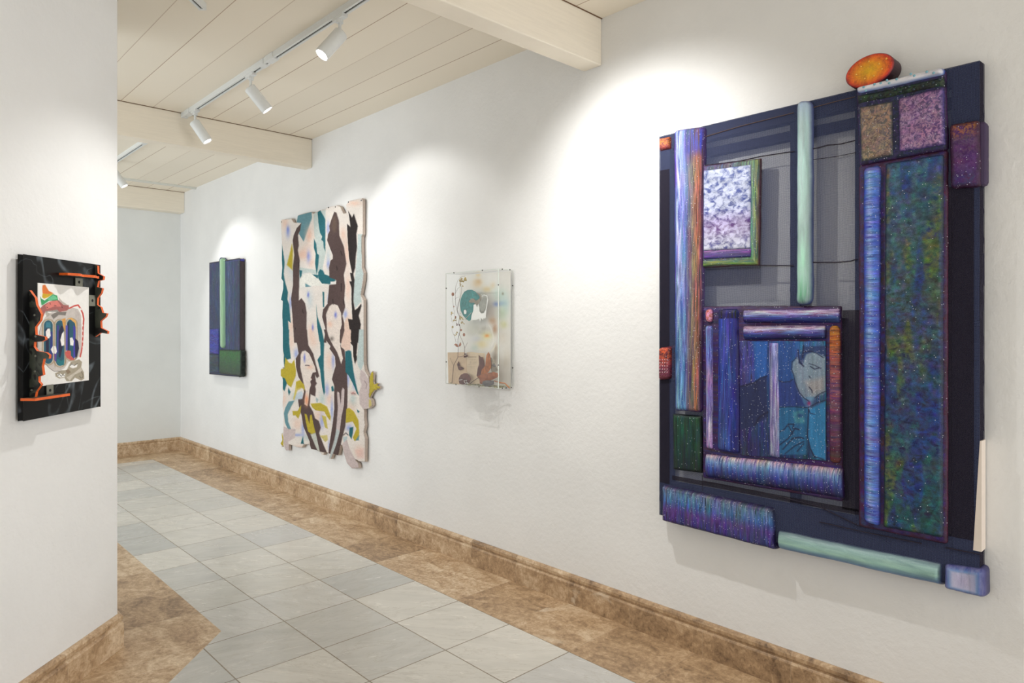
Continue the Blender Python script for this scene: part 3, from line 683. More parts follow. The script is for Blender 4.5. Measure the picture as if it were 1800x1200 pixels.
for st, w_ in (([(590, 130), (600, 240), (640, 280)], 2.2), ([(640, 150), (700, 140), (760, 160), (820, 200)], 1.6), ([(640, 90), (630, 200)], 2.4), ([(575, 200), (535, 240), (530, 310), (550, 360), (560, 420), (600, 520), (650, 575), (690, 600)], 1.5), ([(700, 280), (740, 305), (780, 295)], 1.8), ([(690, 255), (740, 270), (800, 300)], 1.2), ([(690, 470), (715, 500), (718, 520)], 1.8), ([(690, 370), (700, 385)], 1.6), ([(60, 465), (190, 430), (240, 390), (300, 370)], 3.0), ([(190, 430), (195, 520)], 1.2), ([(190, 820), (230, 750), (310, 700)], 3.4), ([(410, 410), (450, 425), (510, 420), (540, 400)], 1.8), ([(410, 655), (540, 650), (680, 660)], 1.4), ([(685, 660), (680, 800), (675, 920), (700, 1030), (740, 1110), (820, 1130)], 2.2), ([(700, 650), (760, 615), (840, 590)], 1.8), ([(740, 570), (790, 530), (840, 510)], 1.6), ([(690, 680), (700, 710), (740, 720)], 1.4), ([(420, 880), (460, 860), (500, 810), (550, 810), (540, 850)], 2.0), ([(420, 1000), (500, 940), (560, 850), (600, 860)], 2.4), ([(450, 1040), (540, 940), (600, 930), (640, 940)], 2.4), ([(470, 1080), (560, 1010), (640, 970)], 2.0), ([(580, 1060), (640, 990)], 2.0), ([(500, 820), (540, 900)], 1.6)):
    face.append(('line', Q(*st), w_, dk, .85))
def colF(u, v, px, py): return stops(u, [(0, (70, 64, 140)), (.3, (60, 80, 160)), (.55, (44, 90, 160)), (1, (60, 120, 170))])*(1.05-.35*v)[:, None]
panel('figure_panel', big, [(1300, 599), (1451, 599), (1453, 810), (1300, 800)], XI+.010, XB_, P_HS, colF, lambda u, v, px, py: colF(u, v, px, py)*.72, prof='flat', r=.002, layers=face, step=.0026, seed=26, label='dark blue painted panel of a leaning figure with closed eyes')
panel('strip', big, [(1349, 601), (1368, 601), (1370, 806), (1350, 803)], XI+.002, XB_, P_V, (164, 164, 204), (110, 110, 170), r=.002, edge=(80, 76, 140), ew=.004, seed=27, label='pale lavender upright strip')
panel('roll', big, [(1453, 571), (1475, 571), (1477, 817), (1454, 814)], XI-.002, XB_, P_H, ('v', [(0, (190, 120, 30)), (.18, (200, 104, 60)), (.5, (150, 84, 90)), (.8, (100, 60, 80)), (1, (90, 50, 50))]), ('v', [(0, (120, 60, 30)), (.5, (90, 50, 110)), (1, (60, 34, 60))]), prof='roll_v', r=.02, edge=(48, 26, 62), ew=.006, seed=28, label='orange brown upright roll')
panel('roll', big, [(1236, 796), (1479, 822), (1481, 880), (1236, 841)], XI-.004, XB_, P_HS, ('v', [(0, (120, 60, 80)), (.10, (206, 180, 190)), (.3, (130, 160, 210)), (.6, (60, 76, 160)), (1, (26, 22, 66))]), ('v', [(0, (60, 40, 100)), (.3, (60, 90, 170)), (.7, (36, 40, 110)), (1, (18, 16, 50))]), prof='roll_h', r=.010, edge=(46, 24, 66), ew=.006, seed=29, label='starry blue bottom roll of the framed figure')
# bottom edge cushions
panel('cushion', big, [(1160, 851), (1357, 893), (1360, 970), (1160, 918)], XT-.006, XW-.012, P_HS, ('v', [(0, (96, 70, 90)), (.14, (120, 150, 190)), (.4, (80, 124, 190)), (.6, (96, 70, 150)), (.85, (70, 60, 140)), (1, (24, 22, 60))]), ('v', [(0, (40, 40, 80)), (.3, (40, 80, 120)), (.6, (60, 50, 120)), (1, (30, 26, 70))]), r=.010, edge=(34, 30, 70), ew=.012, seed=30, label='sparkling blue and violet cushion at the bottom left')
panel('roll', big, [(1360, 929), (1655, 989), (1653, 1037), (1362, 970)], XT-.002, XW-.012, P_SH, ('v', [(0, (96, 92, 110)), (.2, (150, 180, 178)), (.55, (160, 196, 180)), (.8, (90, 130, 170)), (1, (40, 50, 120))]), ('v', [(0, (90, 110, 130)), (.5, (140, 184, 180)), (1, (50, 60, 130))]), prof='roll_h', r=.010, edge=(54, 62, 120), ew=.010, seed=31, label='pale sea green roll along the bottom')
panel('cushion', big, [(1656, 990), (1730, 1001), (1731, 1056), (1655, 1038)], XT-.002, XW-.012, P_S, lambda u, v, px, py: stops(np.clip(np.maximum(np.abs(u-.5), np.abs(v-.5))*2, 0, 1), [(0, (186, 176, 204)), (.5, (190, 190, 214)), (.68, (70, 124, 180)), (.85, (34, 40, 120)), (1, (70, 70, 120))]), (160, 160, 200), r=.016, edge=(50, 48, 100), ew=.006, seed=32, label='lavender corner cushion ringed in deep blue')
# orange oval
XO = XW-.085
oc = onx(1527, 123.5, XO)
o1 = onx(1484, 124, XO); o2 = onx(1570, 124, XO); ry = (o1.y-o2.y)/2; rz = .058
def ovp(t, k=1, x=0): 
    a, b = math.cos(t)*ry*k, math.sin(t)*rz*k; ti = .13
    return Vector((x, oc.y-(a*math.cos(ti)-b*math.sin(ti)), oc.z+a*math.sin(ti)+b*math.cos(ti)))
nr, ns = 26, 72
R_, T_ = np.meshgrid(np.linspace(0.001, 1, nr), np.linspace(0, 2*np.pi, ns)); R_ = R_.ravel(); T_ = T_.ravel()
xx = np.where(R_ > .9, XO+((R_-.9)/.1)**2*.008, XO)
VV = np.array([ovp(t, k, x) for t, k, x in zip(T_, R_, xx)])
cc = stops(R_, [(0, (240, 186, 40)), (.5, (246, 164, 40)), (.8, (240, 110, 44)), (.93, (222, 66, 46)), (1, (90, 24, 34))]); c2_ = stops(R_, [(0, (236, 196, 60)), (.6, (214, 100, 40)), (1, (120, 30, 40))])
ovo = grid_mesh('oval_disc', VV, nr, ns, [P_O], big, cc, c2_); ovo['label'] = 'glowing orange and yellow oval disc'
m = MB(); m.prism([ovp(2*math.pi*k/48, 1.0, XO+.008) for k in range(48)], (.0745, 0, 0)); m.build('oval_edge', [plain('dark_maroon_paint', (58, 26, 38), .5)], ovo)
# beads sewn on
M_BEAD = plain('glossy_dark_beads', (30, 50, 60), .15); M_BEADL = plain('aqua_beads', (130, 180, 196), .15); M_BEADO = plain('amber_beads', (240, 180, 80), .15)
def beads(pts, r, mat, x):
    for (px, py) in pts:
        p = onx(px, py, x); m = MB(); m.blob((x, p.y, p.z), (r*.7, r, r), n=6); m.build('bead', [mat], big, smooth=True)
beads([(1513, 174), (1532, 171), (1547, 167), (1565, 166), (1573, 157), (1583, 161), (1598, 152), (1606, 157), (1622, 151), (1640, 145), (1652, 140)], .0050, M_BEAD, XT-.006)
beads([(1518, 153), (1537, 148), (1548, 146), (1559, 141), (1576, 139), (1601, 130), (1607, 133), (1629, 126), (1641, 128), (1563, 146), (1522, 159)], .0045, M_BEADL, XT-.013)
beads([(1505, 131), (1520, 138), (1536, 133), (1550, 121), (1558, 103), (1545, 112), (1513, 117), (1527, 108)], .0035, M_BEADO, XO-.001)
beads([(1160+(k % 4)*4.2, 632+(k//4)*5.5) for k in range(20)], .0026, plain('tiny_pink_beads', (220, 190, 200), .2), XT+.004)

# ------------------------------------------------------------------ small blue and green padded picture
small = thing('padded_picture', (XW-.03, 7.2, 1.56), 'small narrow dark blue picture with pale green bar, nearest the far corner', 'artwork')
XS = XW-.055
S2 = lambda X, Y: (340+X/4.444, 430+Y/4.444)
sq = [S2(125, 143), S2(362, 107), S2(362, 1032), S2(125, 1008)]
M_NAVY = plain('navy_net_fabric', (46, 66, 106), .6, nz=.25)
bp = [onx(px, py, XS) for px, py in sq]
m = MB(); m.prism([Vector((XS, p.y, p.z)) for p in bp], (XW-.012-XS, 0, 0)); bo = m.build('canvas_body', [plain('dark_brown_net_side', (74, 62, 66), .7, nz=.2)], small, bevel=.004)
panel('net_front', small, sq, XS-.003, XS, P_V, ('u', [(0, (42, 56, 94)), (.3, (46, 64, 104)), (.5, (60, 80, 116)), (.62, (72, 90, 122)), (.8, (60, 76, 116)), (1, (46, 56, 90))]), (40, 52, 90), prof='flat', r=.01, edge=(34, 38, 66), ew=.012, step=.02, seed=41)
panel('top_edge_band', small, [S2(232, 127), S2(361, 107), S2(361, 128), S2(234, 148)], XS-.006, XW-.012, P_SH, (66, 66, 150), (56, 58, 130), r=.012, step=.012, seed=42)
panel('block', small, [S2(124, 655), S2(194, 652), S2(196, 858), S2(124, 850)], XS-.012, XS, P_H, (66, 70, 176), (40, 40, 130), r=.008, step=.012, edge=(40, 50, 110), ew=.008, seed=43, label='violet blue block')
panel('block', small, [S2(123, 853), S2(196, 860), S2(198, 1002), S2(125, 1000)], XS-.010, XS, P_H, ('v', [(0, (60, 84, 100)), (.6, (44, 66, 84)), (1, (36, 66, 112))]), (36, 48, 66), r=.008, step=.012, edge=(30, 40, 60), ew=.008, seed=44, label='dark teal block')
panel('green_bar', small, [S2(193, 108), S2(236, 102), S2(240, 808), S2(198, 806)], XS-.020, XS+.004, P_S, ('u', [(0, (110, 150, 130)), (.35, (176, 206, 180)), (.7, (140, 180, 140)), (1, (90, 120, 110))]), (130, 170, 130), prof='roll_v', r=.05, step=.012, seed=45, label='pale green rounded bar')
m = MB(); p = onx(*S2(215, 104), XS); m.lathe([(0, 0), (.062, 0), (.062, XW-.012-XS), (0, XW-.012-XS)], (XS, p.y, p.z-.055), (1, 0, 0), 28); m.build('bar_end', [plain('grey_violet_fabric', (86, 92, 116), .7)], small, smooth=True)
panel('green_block', small, [S2(200, 816), S2(368, 822), S2(368, 1028), S2(198, 1006)], XS-.014, XS, P_M, ('v', [(0, (60, 130, 60)), (.25, (56, 120, 60)), (.7, (60, 92, 66)), (1, (40, 60, 54))]), (52, 84, 60), r=.012, step=.012, edge=(24, 40, 34), ew=.02, seed=46, label='moss green block')
gp = onx(*S2(366, 826), XS); gq = onx(*S2(366, 1030), XS)
vs = []; n_ = 26
m = MB(); pts = []
for k in range(n_+1):
    t = k/n_; z = gp.z*(1-t)+gq.z*t; pts.append(Vector((XS-.010, gp.y-.012-.008*math.sin(t*22), z)))
pts2 = [Vector((XS-.010, gp.y+.02, gq.z)), Vector((XS-.010, gp.y+.02, gp.z))]
m.prism(pts+pts2, (XW-.012-XS+.010, 0, 0)); m.build('green_block_side', [plain('dark_green_side', (40, 50, 46), .7, nz=.2)], small)

# ------------------------------------------------------------------ tufted textile wall hanging
hang = thing('wall_hanging', (XW-.01, 5.25, 1.45), 'tall tufted textile hanging with dark figures, ragged outline and yellow hands', 'wall hanging')
XH = XW-.032
A3 = lambda *p: [(480+x/4.615, 340+y/4.615) for x, y in p]
A4 = lambda *p: [(480+x/4.615, 580+y/4.615) for x, y in p]
outline = A3((62, 225), (70, 212), (150, 203), (166, 232), (190, 238), (200, 180), (215, 168), (315, 147), (327, 165), (347, 150), (390, 133), (428, 130), (430, 116), (520, 95), (545, 105), (572, 160), (594, 160), (592, 95), (612, 62), (722, 38), (728, 60), (728, 330), (719, 350), (721, 600), (735, 640), (733, 700), (712, 820), (735, 862), (735, 1100)) \
 + A4((738, 280), (748, 330), (775, 375), (785, 470), (778, 545), (800, 565), (806, 610), (780, 635), (737, 642), (741, 665), (738, 710), (746, 770), (735, 830), (748, 880), (745, 1068), (700, 1064), (662, 1045), (690, 1080), (697, 1118), (640, 1122), (600, 1080), (577, 1010), (560, 932), (547, 935), (530, 1015), (485, 1005), (470, 1045), (455, 1042), (452, 998), (415, 992), (410, 1012), (396, 1010), (385, 992), (350, 972), (310, 965), (292, 925), (252, 928), (235, 953), (190, 948), (127, 925), (128, 975), (105, 976), (84, 940), (70, 948), (60, 918), (75, 892), (68, 840), (82, 830), (86, 700), (76, 600), (82, 520), (74, 480), (79, 405), (70, 378), (62, 370), (62, 320), (76, 300), (92, 308), (78, 200)) \
 + A3((78, 1080), (74, 980), (78, 872), (63, 862), (70, 830), (82, 770), (82, 712), (67, 690), (74, 600), (70, 540), (72, 400))
cream = (240, 231, 223); pale = (200, 212, 208); teal = (52, 112, 122); steel = (112, 154, 164); yel = (196, 176, 66); brn = (96, 80, 78); blk = (58, 52, 52); mauve = (212, 196, 194); peach = (243, 204, 184); blu = (150, 166, 226)
LH = []
def add3(c, *p, soft=.5, op=1): LH.append(('poly', A3(*p), c, soft, op))
def add4(c, *p, soft=.5, op=1): LH.append(('poly', A4(*p), c, soft, op))
def b3(x, y, rx, ry, c, op): LH.append(('blob', 480+x/4.615, 340+y/4.615, rx/4.615, ry/4.615, c, op))
def b4(x, y, rx, ry, c, op): LH.append(('blob', 480+x/4.615, 580+y/4.615, rx/4.615, ry/4.615, c, op))
for x, y, rx, ry in ((100, 240, 30, 60), (270, 480, 50, 60), (300, 330, 40, 70), (310, 560, 30, 40), (600, 480, 30, 120), (610, 760, 25, 120), (150, 1080, 30, 70), (310, 1120, 30, 60), (620, 1060, 30, 90), (570, 330, 25, 60), (660, 80, 60, 25)): b3(x, y, rx, ry, peach, .7)
for x, y, rx, ry in ((150, 90, 30, 70), (330, 90, 40, 60), (460, 250, 40, 80), (90, 560, 25, 50), (600, 60, 30, 60), (200, 760, 40, 50), (370, 700, 50, 60), (700, 980, 40, 50), (640, 620, 30, 60), (460, 560, 30, 50), (220, 960, 40, 30)): b4(x, y, rx, ry, peach, .6)
for x, y, rx, ry in ((180, 640, 60, 60), (240, 700, 60, 60), (300, 860, 30, 80), (120, 560, 25, 60), (450, 500, 20, 60)): b3(x, y, rx, ry, (196, 212, 218), .6)
for x, y, rx, ry in ((400, 560, 30, 60), (180, 540, 30, 40), (650, 560, 30, 60), (300, 870, 60, 30)): b4(x, y, rx, ry, (190, 208, 206), .7)
for x, y, rx, ry in ((123, 295, 9, 26), (123, 310, 18, 50), (288, 505, 9, 26), (290, 510, 20, 55), (288, 820, 9, 24), (325, 1085, 9, 26), (505, 980, 16, 34), (590, 980, 16, 34), (450, 280, 14, 60), (450, 570, 14, 40), (455, 860, 12, 50), (145, 880, 12, 60)): b3(x, y, rx, ry, blu if rx > 10 else (96, 110, 210), .75)
for x, y, rx, ry in ((190, 190, 20, 40), (240, 225, 12, 60), (490, 250, 14, 60), (440, 480, 16, 50), (400, 740, 20, 60), (220, 540, 24, 30), (480, 640, 12, 90), (460, 940, 12, 50), (200, 850, 50, 12), (620, 790, 30, 30), (245, 800, 14, 60), (610, 400, 14, 60), (660, 430, 14, 50)): b4(x, y, rx, ry, blu, .75)
add3(pale, (330, 165), (345, 152), (428, 132), (430, 480), (405, 600), (430, 700), (460, 740), (380, 735), (335, 660), (300, 640), (215, 650), (222, 600), (350, 620), (370, 490), (335, 330), op=.9)
add3(steel, (200, 180), (315, 147), (320, 200), (252, 392), (215, 330), (235, 240), (190, 235)); add3(cream, (318, 205), (325, 240), (330, 420), (250, 400), soft=1.5); b3(295, 340, 30, 70, peach, .9); b3(240, 500, 40, 40, peach, .9)
add3(teal, (365, 150), (385, 135), (410, 175), (428, 212), (428, 470), (415, 440), (412, 390), (395, 375), (403, 350), (385, 320), (372, 240)); add3(teal, (335, 365), (355, 410), (363, 488), (378, 500), (368, 600), (357, 655), (345, 570), (350, 490), (335, 440))
add3(yel, (155, 410), (165, 460), (160, 620), (115, 580), (140, 480), soft=1.4)
add3(teal, (70, 400), (85, 470), (98, 560), (90, 650), (102, 720), (125, 800), (120, 860), (135, 900), (148, 1050), (125, 1030), (132, 1120), (136, 1210), (78, 1210), (75, 980), (80, 872), (64, 862), (85, 715), (68, 690), (75, 600))
add3((240, 238, 230), (222, 655), (330, 650), (400, 720), (462, 738), (330, 750), (215, 762)); add3(teal, (370, 640), (385, 613), (410, 625), (422, 655), (470, 672), (515, 702), (468, 735), (400, 730), (372, 690)); add3((244, 240, 234), (470, 714), (518, 714), (515, 735), (468, 738))
add3(teal, (218, 620), (240, 625), (236, 665), (222, 690)); add3(steel, (265, 728), (312, 755), (265, 758)); add3(teal, (320, 655), (375, 662), (365, 690)); add3(teal, (405, 795), (419, 800), (419, 922), (408, 920)); add3(teal, (352, 900), (365, 1000), (398, 1100), (416, 1200), (380, 1200), (362, 1080))
add3((198, 212, 210), (690, 330), (728, 330), (718, 600), (735, 650), (712, 820), (722, 890), (715, 880), (670, 930), (655, 860), (665, 700), (685, 480))
add3(brn, (236, 236), (224, 300), (206, 340), (213, 420), (205, 460), (220, 540), (213, 868), (235, 848), (264, 890), (276, 960), (275, 1210), (175, 1210), (165, 1050), (150, 850), (166, 740), (165, 600), (176, 500), (163, 380), (170, 342), (196, 280))
add3(brn, (500, 148), (518, 155), (538, 220), (542, 340), (578, 430), (600, 570), (578, 660), (588, 750), (582, 860), (590, 920), (566, 990), (582, 1050), (585, 1210), (415, 1210), (430, 1100), (402, 1000), (410, 940), (445, 895), (460, 740), (515, 735), (516, 700), (462, 680), (458, 600), (470, 545), (488, 530), (488, 500), (465, 440), (443, 380), (450, 330), (465, 300), (460, 265), (476, 215))
add3((118, 100, 88), (492, 190), (512, 185), (520, 250), (515, 310), (495, 320), (480, 270), soft=2.5, op=.7)
add3((240, 226, 216), (436, 1210), (440, 1060), (433, 980), (460, 915), (490, 893), (530, 908), (556, 970), (562, 1060), (547, 1120), (545, 1210)); b3(510, 985, 12, 26, (110, 120, 210), .9); b3(465, 1060, 22, 26, peach, .9)
add3((236, 208, 190), (600, 1000), (618, 1020), (640, 1210), (585, 1210), (583, 1050)); 
add3(blk, (612, 140), (645, 195), (660, 163), (676, 215), (692, 265), (688, 290), (680, 330), (685, 440), (675, 520), (672, 600), (656, 650), (665, 700), (656, 870), (668, 945), (690, 930), (718, 893), (722, 910), (700, 990), (716, 1060), (702, 1210), (640, 1210), (612, 1015), (648, 1022), (640, 860), (640, 765), (622, 712), (642, 712), (628, 643), (645, 645), (620, 520), (610, 380), (604, 245), (632, 272), (622, 190))
for l in ([(555, 470), (565, 500)], [(560, 730), (558, 790)], [(490, 860), (492, 900)], [(575, 860), (578, 900)], [(520, 590), (525, 620)], [(245, 940), (250, 970)], [(185, 1090), (190, 1130)], [(235, 1180), (235, 1210)], [(213, 560), (212, 600)]): LH.append(('line', A3(*l), 1.2, (50, 42, 44), .8))
# lower half
add4(teal, (78, -5), (135, -5), (130, 60), (148, 230), (112, 240), (142, 330), (120, 420), (96, 495), (85, 480), (78, 400), (92, 200), (75, 120)); add4(teal, (128, 465), (146, 500), (132, 532), (125, 500))
add4(brn, (175, -5), (278, -5), (290, 120), (330, 190), (350, 270), (379, 375), (360, 390), (345, 360), (352, 420), (360, 430), (345, 455), (352, 480), (346, 537), (308, 520), (300, 610), (330, 665), (345, 715), (375, 735), (392, 790), (378, 835), (402, 900), (442, 998), (308, 966), (300, 900), (250, 780), (235, 690), (212, 610), (205, 540), (240, 560), (255, 500), (235, 420), (210, 380), (190, 300), (188, 230), (212, 190), (205, 150))
add4((240, 226, 216), (228, 200), (240, 172), (265, 165), (297, 190), (320, 240), (345, 300), (352, 340), (325, 345), (312, 382), (320, 398), (305, 415), (312, 440), (300, 480), (292, 560), (282, 616), (258, 600), (268, 500), (245, 400), (225, 300)); b4(258, 225, 9, 34, (110, 120, 210), .9); b4(300, 300, 30, 20, peach, .9); b4(275, 570, 18, 50, (240, 160, 120), .9); LH.append(('line', A4((265, 286), (280, 284), (297, 288)), 1.3, (40, 34, 50), .9)); LH.append(('line', A4((310, 388), (322, 392)), 1.0, (120, 60, 60), .9))
add4(yel, (105, 220), (130, 262), (155, 270), (175, 238), (190, 330), (187, 370), (160, 440), (150, 465), (120, 440), (100, 390), (62, 375), (60, 320), (95, 308)); add4((214, 196, 110), (190, 418), (222, 405), (255, 440), (263, 490), (237, 470), (200, 490), (175, 567), (166, 560), (182, 480), op=.95); add4(yel, (190, 418), (222, 405), (255, 440), (262, 485), (235, 462), (195, 475))
add4((204, 216, 226), (190, 540), (205, 505), (235, 495), (245, 520), (230, 560), (200, 560), soft=1.2); add4(steel, (178, 570), (130, 578), (102, 630), (90, 680), (100, 750), (135, 830), (145, 872), (162, 860), (156, 820), (126, 740), (122, 680), (150, 620))
add4(mauve, (88, 780), (130, 800), (185, 800), (182, 870), (125, 905), (128, 975), (105, 975), (84, 900)); add4(yel, (74, 835), (86, 870), (86, 942), (62, 922)); add4(yel, (160, 655), (202, 655), (217, 630), (233, 608), (228, 670), (207, 718), (185, 690), (165, 692)); add4(teal, (228, 920), (246, 858), (254, 922))
add4(yel, (260, 678), (276, 680), (300, 760), (305, 690), (319, 685), (332, 760), (350, 832), (318, 845), (288, 820), (270, 740)); add4((206, 208, 198), (308, 845), (350, 832), (385, 992), (368, 985))
add4(yel, (308, 595), (390, 590), (442, 620), (472, 700), (467, 735), (435, 690), (420, 660), (350, 650), (320, 625)); add4((206, 190, 100), (398, 690), (432, 700), (447, 800), (425, 790)); add4((214, 200, 130), (383, 855), (442, 850), (447, 890), (425, 907)); add4(steel, (350, 545), (370, 560), (362, 590), (352, 580), op=.5)
add4(teal, (368, -5), (398, -5), (418, 80), (415, 300), (426, 500), (416, 527), (400, 450), (385, 320), (364, 240), (390, 200), (385, 80))
add4(brn, (415, -5), (430, 50), (425, 70), (470, 130), (462, 150), (490, 190), (506, 215), (512, 290), (490, 360), (482, 400), (500, 450), (500, 640), (490, 740), (465, 900), (452, 998), (532, 1016), (552, 930), (590, 780), (605, 640), (609, 500), (605, 340), (590, 220), (585, 160), (555, 135), (545, 80), (548, -5), (585, -5), (572, 60), (545, 130), (570, 230), (558, 272), (540, 220), (525, 180), (495, 130), (455, 50), (440, -5))
add4((240, 226, 216), (440, -5), (548, -5), (543, 90), (555, 160), (570, 230), (556, 272), (540, 220), (525, 180), (495, 130), (455, 50)); b4(480, 70, 16, 20, (110, 100, 96), .8)
add4((236, 206, 190), (585, -5), (640, -5), (632, 60), (630, 160), (590, 170), (578, 150), (555, 135), (560, 90)); 
add4(mauve, (523, 510), (530, 495), (542, 510), (547, 560), (553, 600), (560, 490), (570, 465), (584, 480), (580, 600), (560, 700), (545, 820), (515, 930), (473, 1042), (458, 1038), (512, 850), (525, 700), (530, 620)); add4((190, 204, 204), (545, 820), (515, 930), (473, 1042), (458, 1038), (500, 900), (518, 800), op=.8)
add4(teal, (590, 172), (620, 162), (638, 172), (642, 215), (655, 320), (672, 420), (700, 530), (685, 515), (660, 450), (620, 372), (593, 340)); add4(blk, (635, -5), (702, -5), (690, 100), (680, 200), (688, 230), (668, 275), (655, 210), (652, 130), (628, 98), (648, 95)); add4((198, 212, 210), (703, -5), (735, -5), (738, 270), (715, 330), (690, 290), (684, 230))
LH.append(('line', A4((640, 515), (655, 508), (670, 518)), 1.2, (60, 50, 60), .9)); b4(655, 510, 26, 16, (220, 150, 140), .6)
add4(mauve, (712, 320), (745, 340), (777, 400), (787, 490), (777, 545), (804, 575), (806, 612), (735, 642), (705, 600), (700, 500), (722, 440), (704, 400)); add4((214, 198, 120), (780, 560), (796, 565), (802, 610), (780, 632), op=.9); LH.append(('line', A4((745, 410), (765, 440), (757, 470)), 1, (130, 110, 110), .7))
add4(yel, (598, 640), (620, 628), (660, 660), (697, 730), (703, 830), (698, 885), (665, 900), (650, 870), (680, 800), (650, 740), (595, 752)); add4(teal, (625, 790), (655, 783), (652, 830), (640, 885), (620, 850)); add4(steel, (672, 895), (703, 850), (700, 892)); add4(teal, (475, 460), (490, 450), (500, 492), (480, 497)); add4(teal, (683, 640), (706, 660), (692, 672)); LH.append(('line', A4((575, 850), (595, 832), (612, 850)), 1.2, (40, 30, 40), .9)); add4((180, 200, 206), (572, 865), (605, 860), (600, 905), (575, 912), op=.8)
add4(mauve, (562, 925), (600, 885), (622, 960), (660, 1030), (697, 1080), (692, 1120), (640, 1122), (600, 1082), (578, 1012)); add4((236, 190, 180), (670, 970), (740, 960), (742, 1040), (690, 1040), soft=3, op=.5)

def pile_mat():
    m, nt, b = new_mat('tufted_wool'); a = nd(nt, 'ShaderNodeAttribute', attribute_name='Col')
    n = noise(nt, coords(nt), 150, 4, .7); n2 = noise(nt, coords(nt), 25, 3)
    r = ramp(nt, n, [(.35, g(.86)), (.65, g(1.03))]); c = mixc(nt, a.outputs[0], r.outputs[0], 1.0, 'MULTIPLY')
    nt.links.new(c, b.inputs['Base Color']); b.inputs['Roughness'].default_value = .95; b.inputs['Specular IOR Level'].default_value = .1
    bump(nt, b, mth(nt, 'ADD', n, n2), .7, .008); return m
M_PILE = pile_mat(); M_RUGB = plain('rug_edge_wool', (196, 180, 168), .95, nz=.1)
def rag_sheet(name, parent, ol, layers, base, step, xf, thick, relief=.004, lab=None):
    W3 = [onx(px, py, xf) for px, py in ol]
    m = MB(); m.prism([Vector((xf+.001, p.y, p.z)) for p in W3], (thick, 0, 0)); bk = m.build(name+'_backing', [M_RUGB], parent)
    ys = [p.y for p in W3]; zs = [p.z for p in W3]
    yy = np.arange(max(ys), min(ys)-step, -step); zz = np.arange(max(zs), min(zs)-step*.8, -step*.8); U, Vv = np.meshgrid(yy, zz); U = U.ravel(); Vv = Vv.ravel()
    px, py = toPx(np.stack([np.full_like(U, xf), U, Vv], 1)); sd = sdist(px, py, ol); keep = sd < .15
    col = np.tile(np.array(base, float), (len(U), 1))*(.97+.06*fbm(px*.06, py*.06, 4))[:, None]
    for la in layers: layer(col, px, py, la)
    e = np.clip(.6+sd/1.2, 0, 1)[:, None]*.25; col = col*(1-e)+np.array((170, 140, 130.))*e
    lum = col.mean(1); X = xf-relief*(.3+.7*fbm(px*.3, py*.3, 8))*np.clip(-sd/2, 0, 1)-.003*np.clip((210-lum)/60, 0, 1)*np.clip(-sd/2, 0, 1)
    return grid_mesh(name, np.stack([X, U, Vv], 1), len(yy), len(zz), [M_PILE], parent, col, keep=keep)
rag_sheet('pile', hang, outline, LH, cream, .0062, XH, .022)
hand = A4((772, 505), (778, 430), (786, 380), (795, 345), (806, 332), (816, 346), (813, 418), (822, 440), (848, 428), (855, 435), (845, 448), (868, 458), (866, 478), (842, 474), (848, 486), (822, 488), (800, 520), (784, 560), (770, 562))
rag_sheet('yellow_hand', hang, hand, [('blob', 650, 680, 8, 14, (176, 160, 60), .4)], (200, 182, 78), .005, XH+.006, .012)
M_PIN = plain('steel_pin', (90, 90, 92), .4, metal=.8)
for px, py in ((495.5, 388), (547, 374), (578, 362.5), (590, 361.5), (613, 353), (635.5, 350)):
    p = onx(px, py, XH); m = MB(); m.blob((XH-.003, p.y, p.z-.01), (.003, .006, .006), n=6); m.build('pin', [M_PIN], hang)

# ------------------------------------------------------------------ clear wall box with dried plants and papers
vit = thing('clear_wall_box', (XW-.07, 3.165, 1.47), 'clear wall-mounted box holding dried twigs, leaves, a book page and painted haze', 'display box')
XG = XW-.120; BY0, BY1 = 2.921, 3.409; BZ0, BZ1 = 1.125, 1.812
def glass():
    m, nt, b = new_mat('clear_acrylic'); t = nd(nt, 'ShaderNodeBsdfTransparent'); t.inputs[0].default_value = (.995, .998, .996, 1)
    gl = nd(nt, 'ShaderNodeBsdfGlossy'); gl.inputs['Roughness'].default_value = .04; fr_ = nd(nt, 'ShaderNodeFresnel'); fr_.inputs[0].default_value = 1.3
    geo = nd(nt, 'ShaderNodeNewGeometry'); mx = nd(nt, 'ShaderNodeMixShader'); nt.links.new(mth(nt, 'MULTIPLY', fr_.outputs[0], mth(nt, 'SUBTRACT', 1.0, geo.outputs['Backfacing'])), mx.inputs[0]); nt.links.new(t.outputs[0], mx.inputs[1]); nt.links.new(gl.outputs[0], mx.inputs[2]); nt.links.new(mx.outputs[0], nt.nodes['Material Output'].inputs[0]); return m
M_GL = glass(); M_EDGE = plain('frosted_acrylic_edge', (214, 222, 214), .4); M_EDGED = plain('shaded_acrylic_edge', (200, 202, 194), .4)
tk = .004
def pane(name, a, b):
    m = MB(); m.box(a, b); return m.build(name, [M_GL], vit)
pane('front_pane', (XG, BY0, BZ0), (XG+.003, BY1, BZ1)); pane('side_pane', (XG+.003, BY0, BZ0), (XW-.004, BY0+.003, BZ1)); pane('side_pane', (XG+.003, BY1-.003, BZ0), (XW-.004, BY1, BZ1))
pane('top_pane', (XG+.003, BY0+.003, BZ1-.003), (XW-.004, BY1-.003, BZ1)); pane('bottom_pane', (XG+.003, BY0+.003, BZ0), (XW-.004, BY1-.003, BZ0+.003))
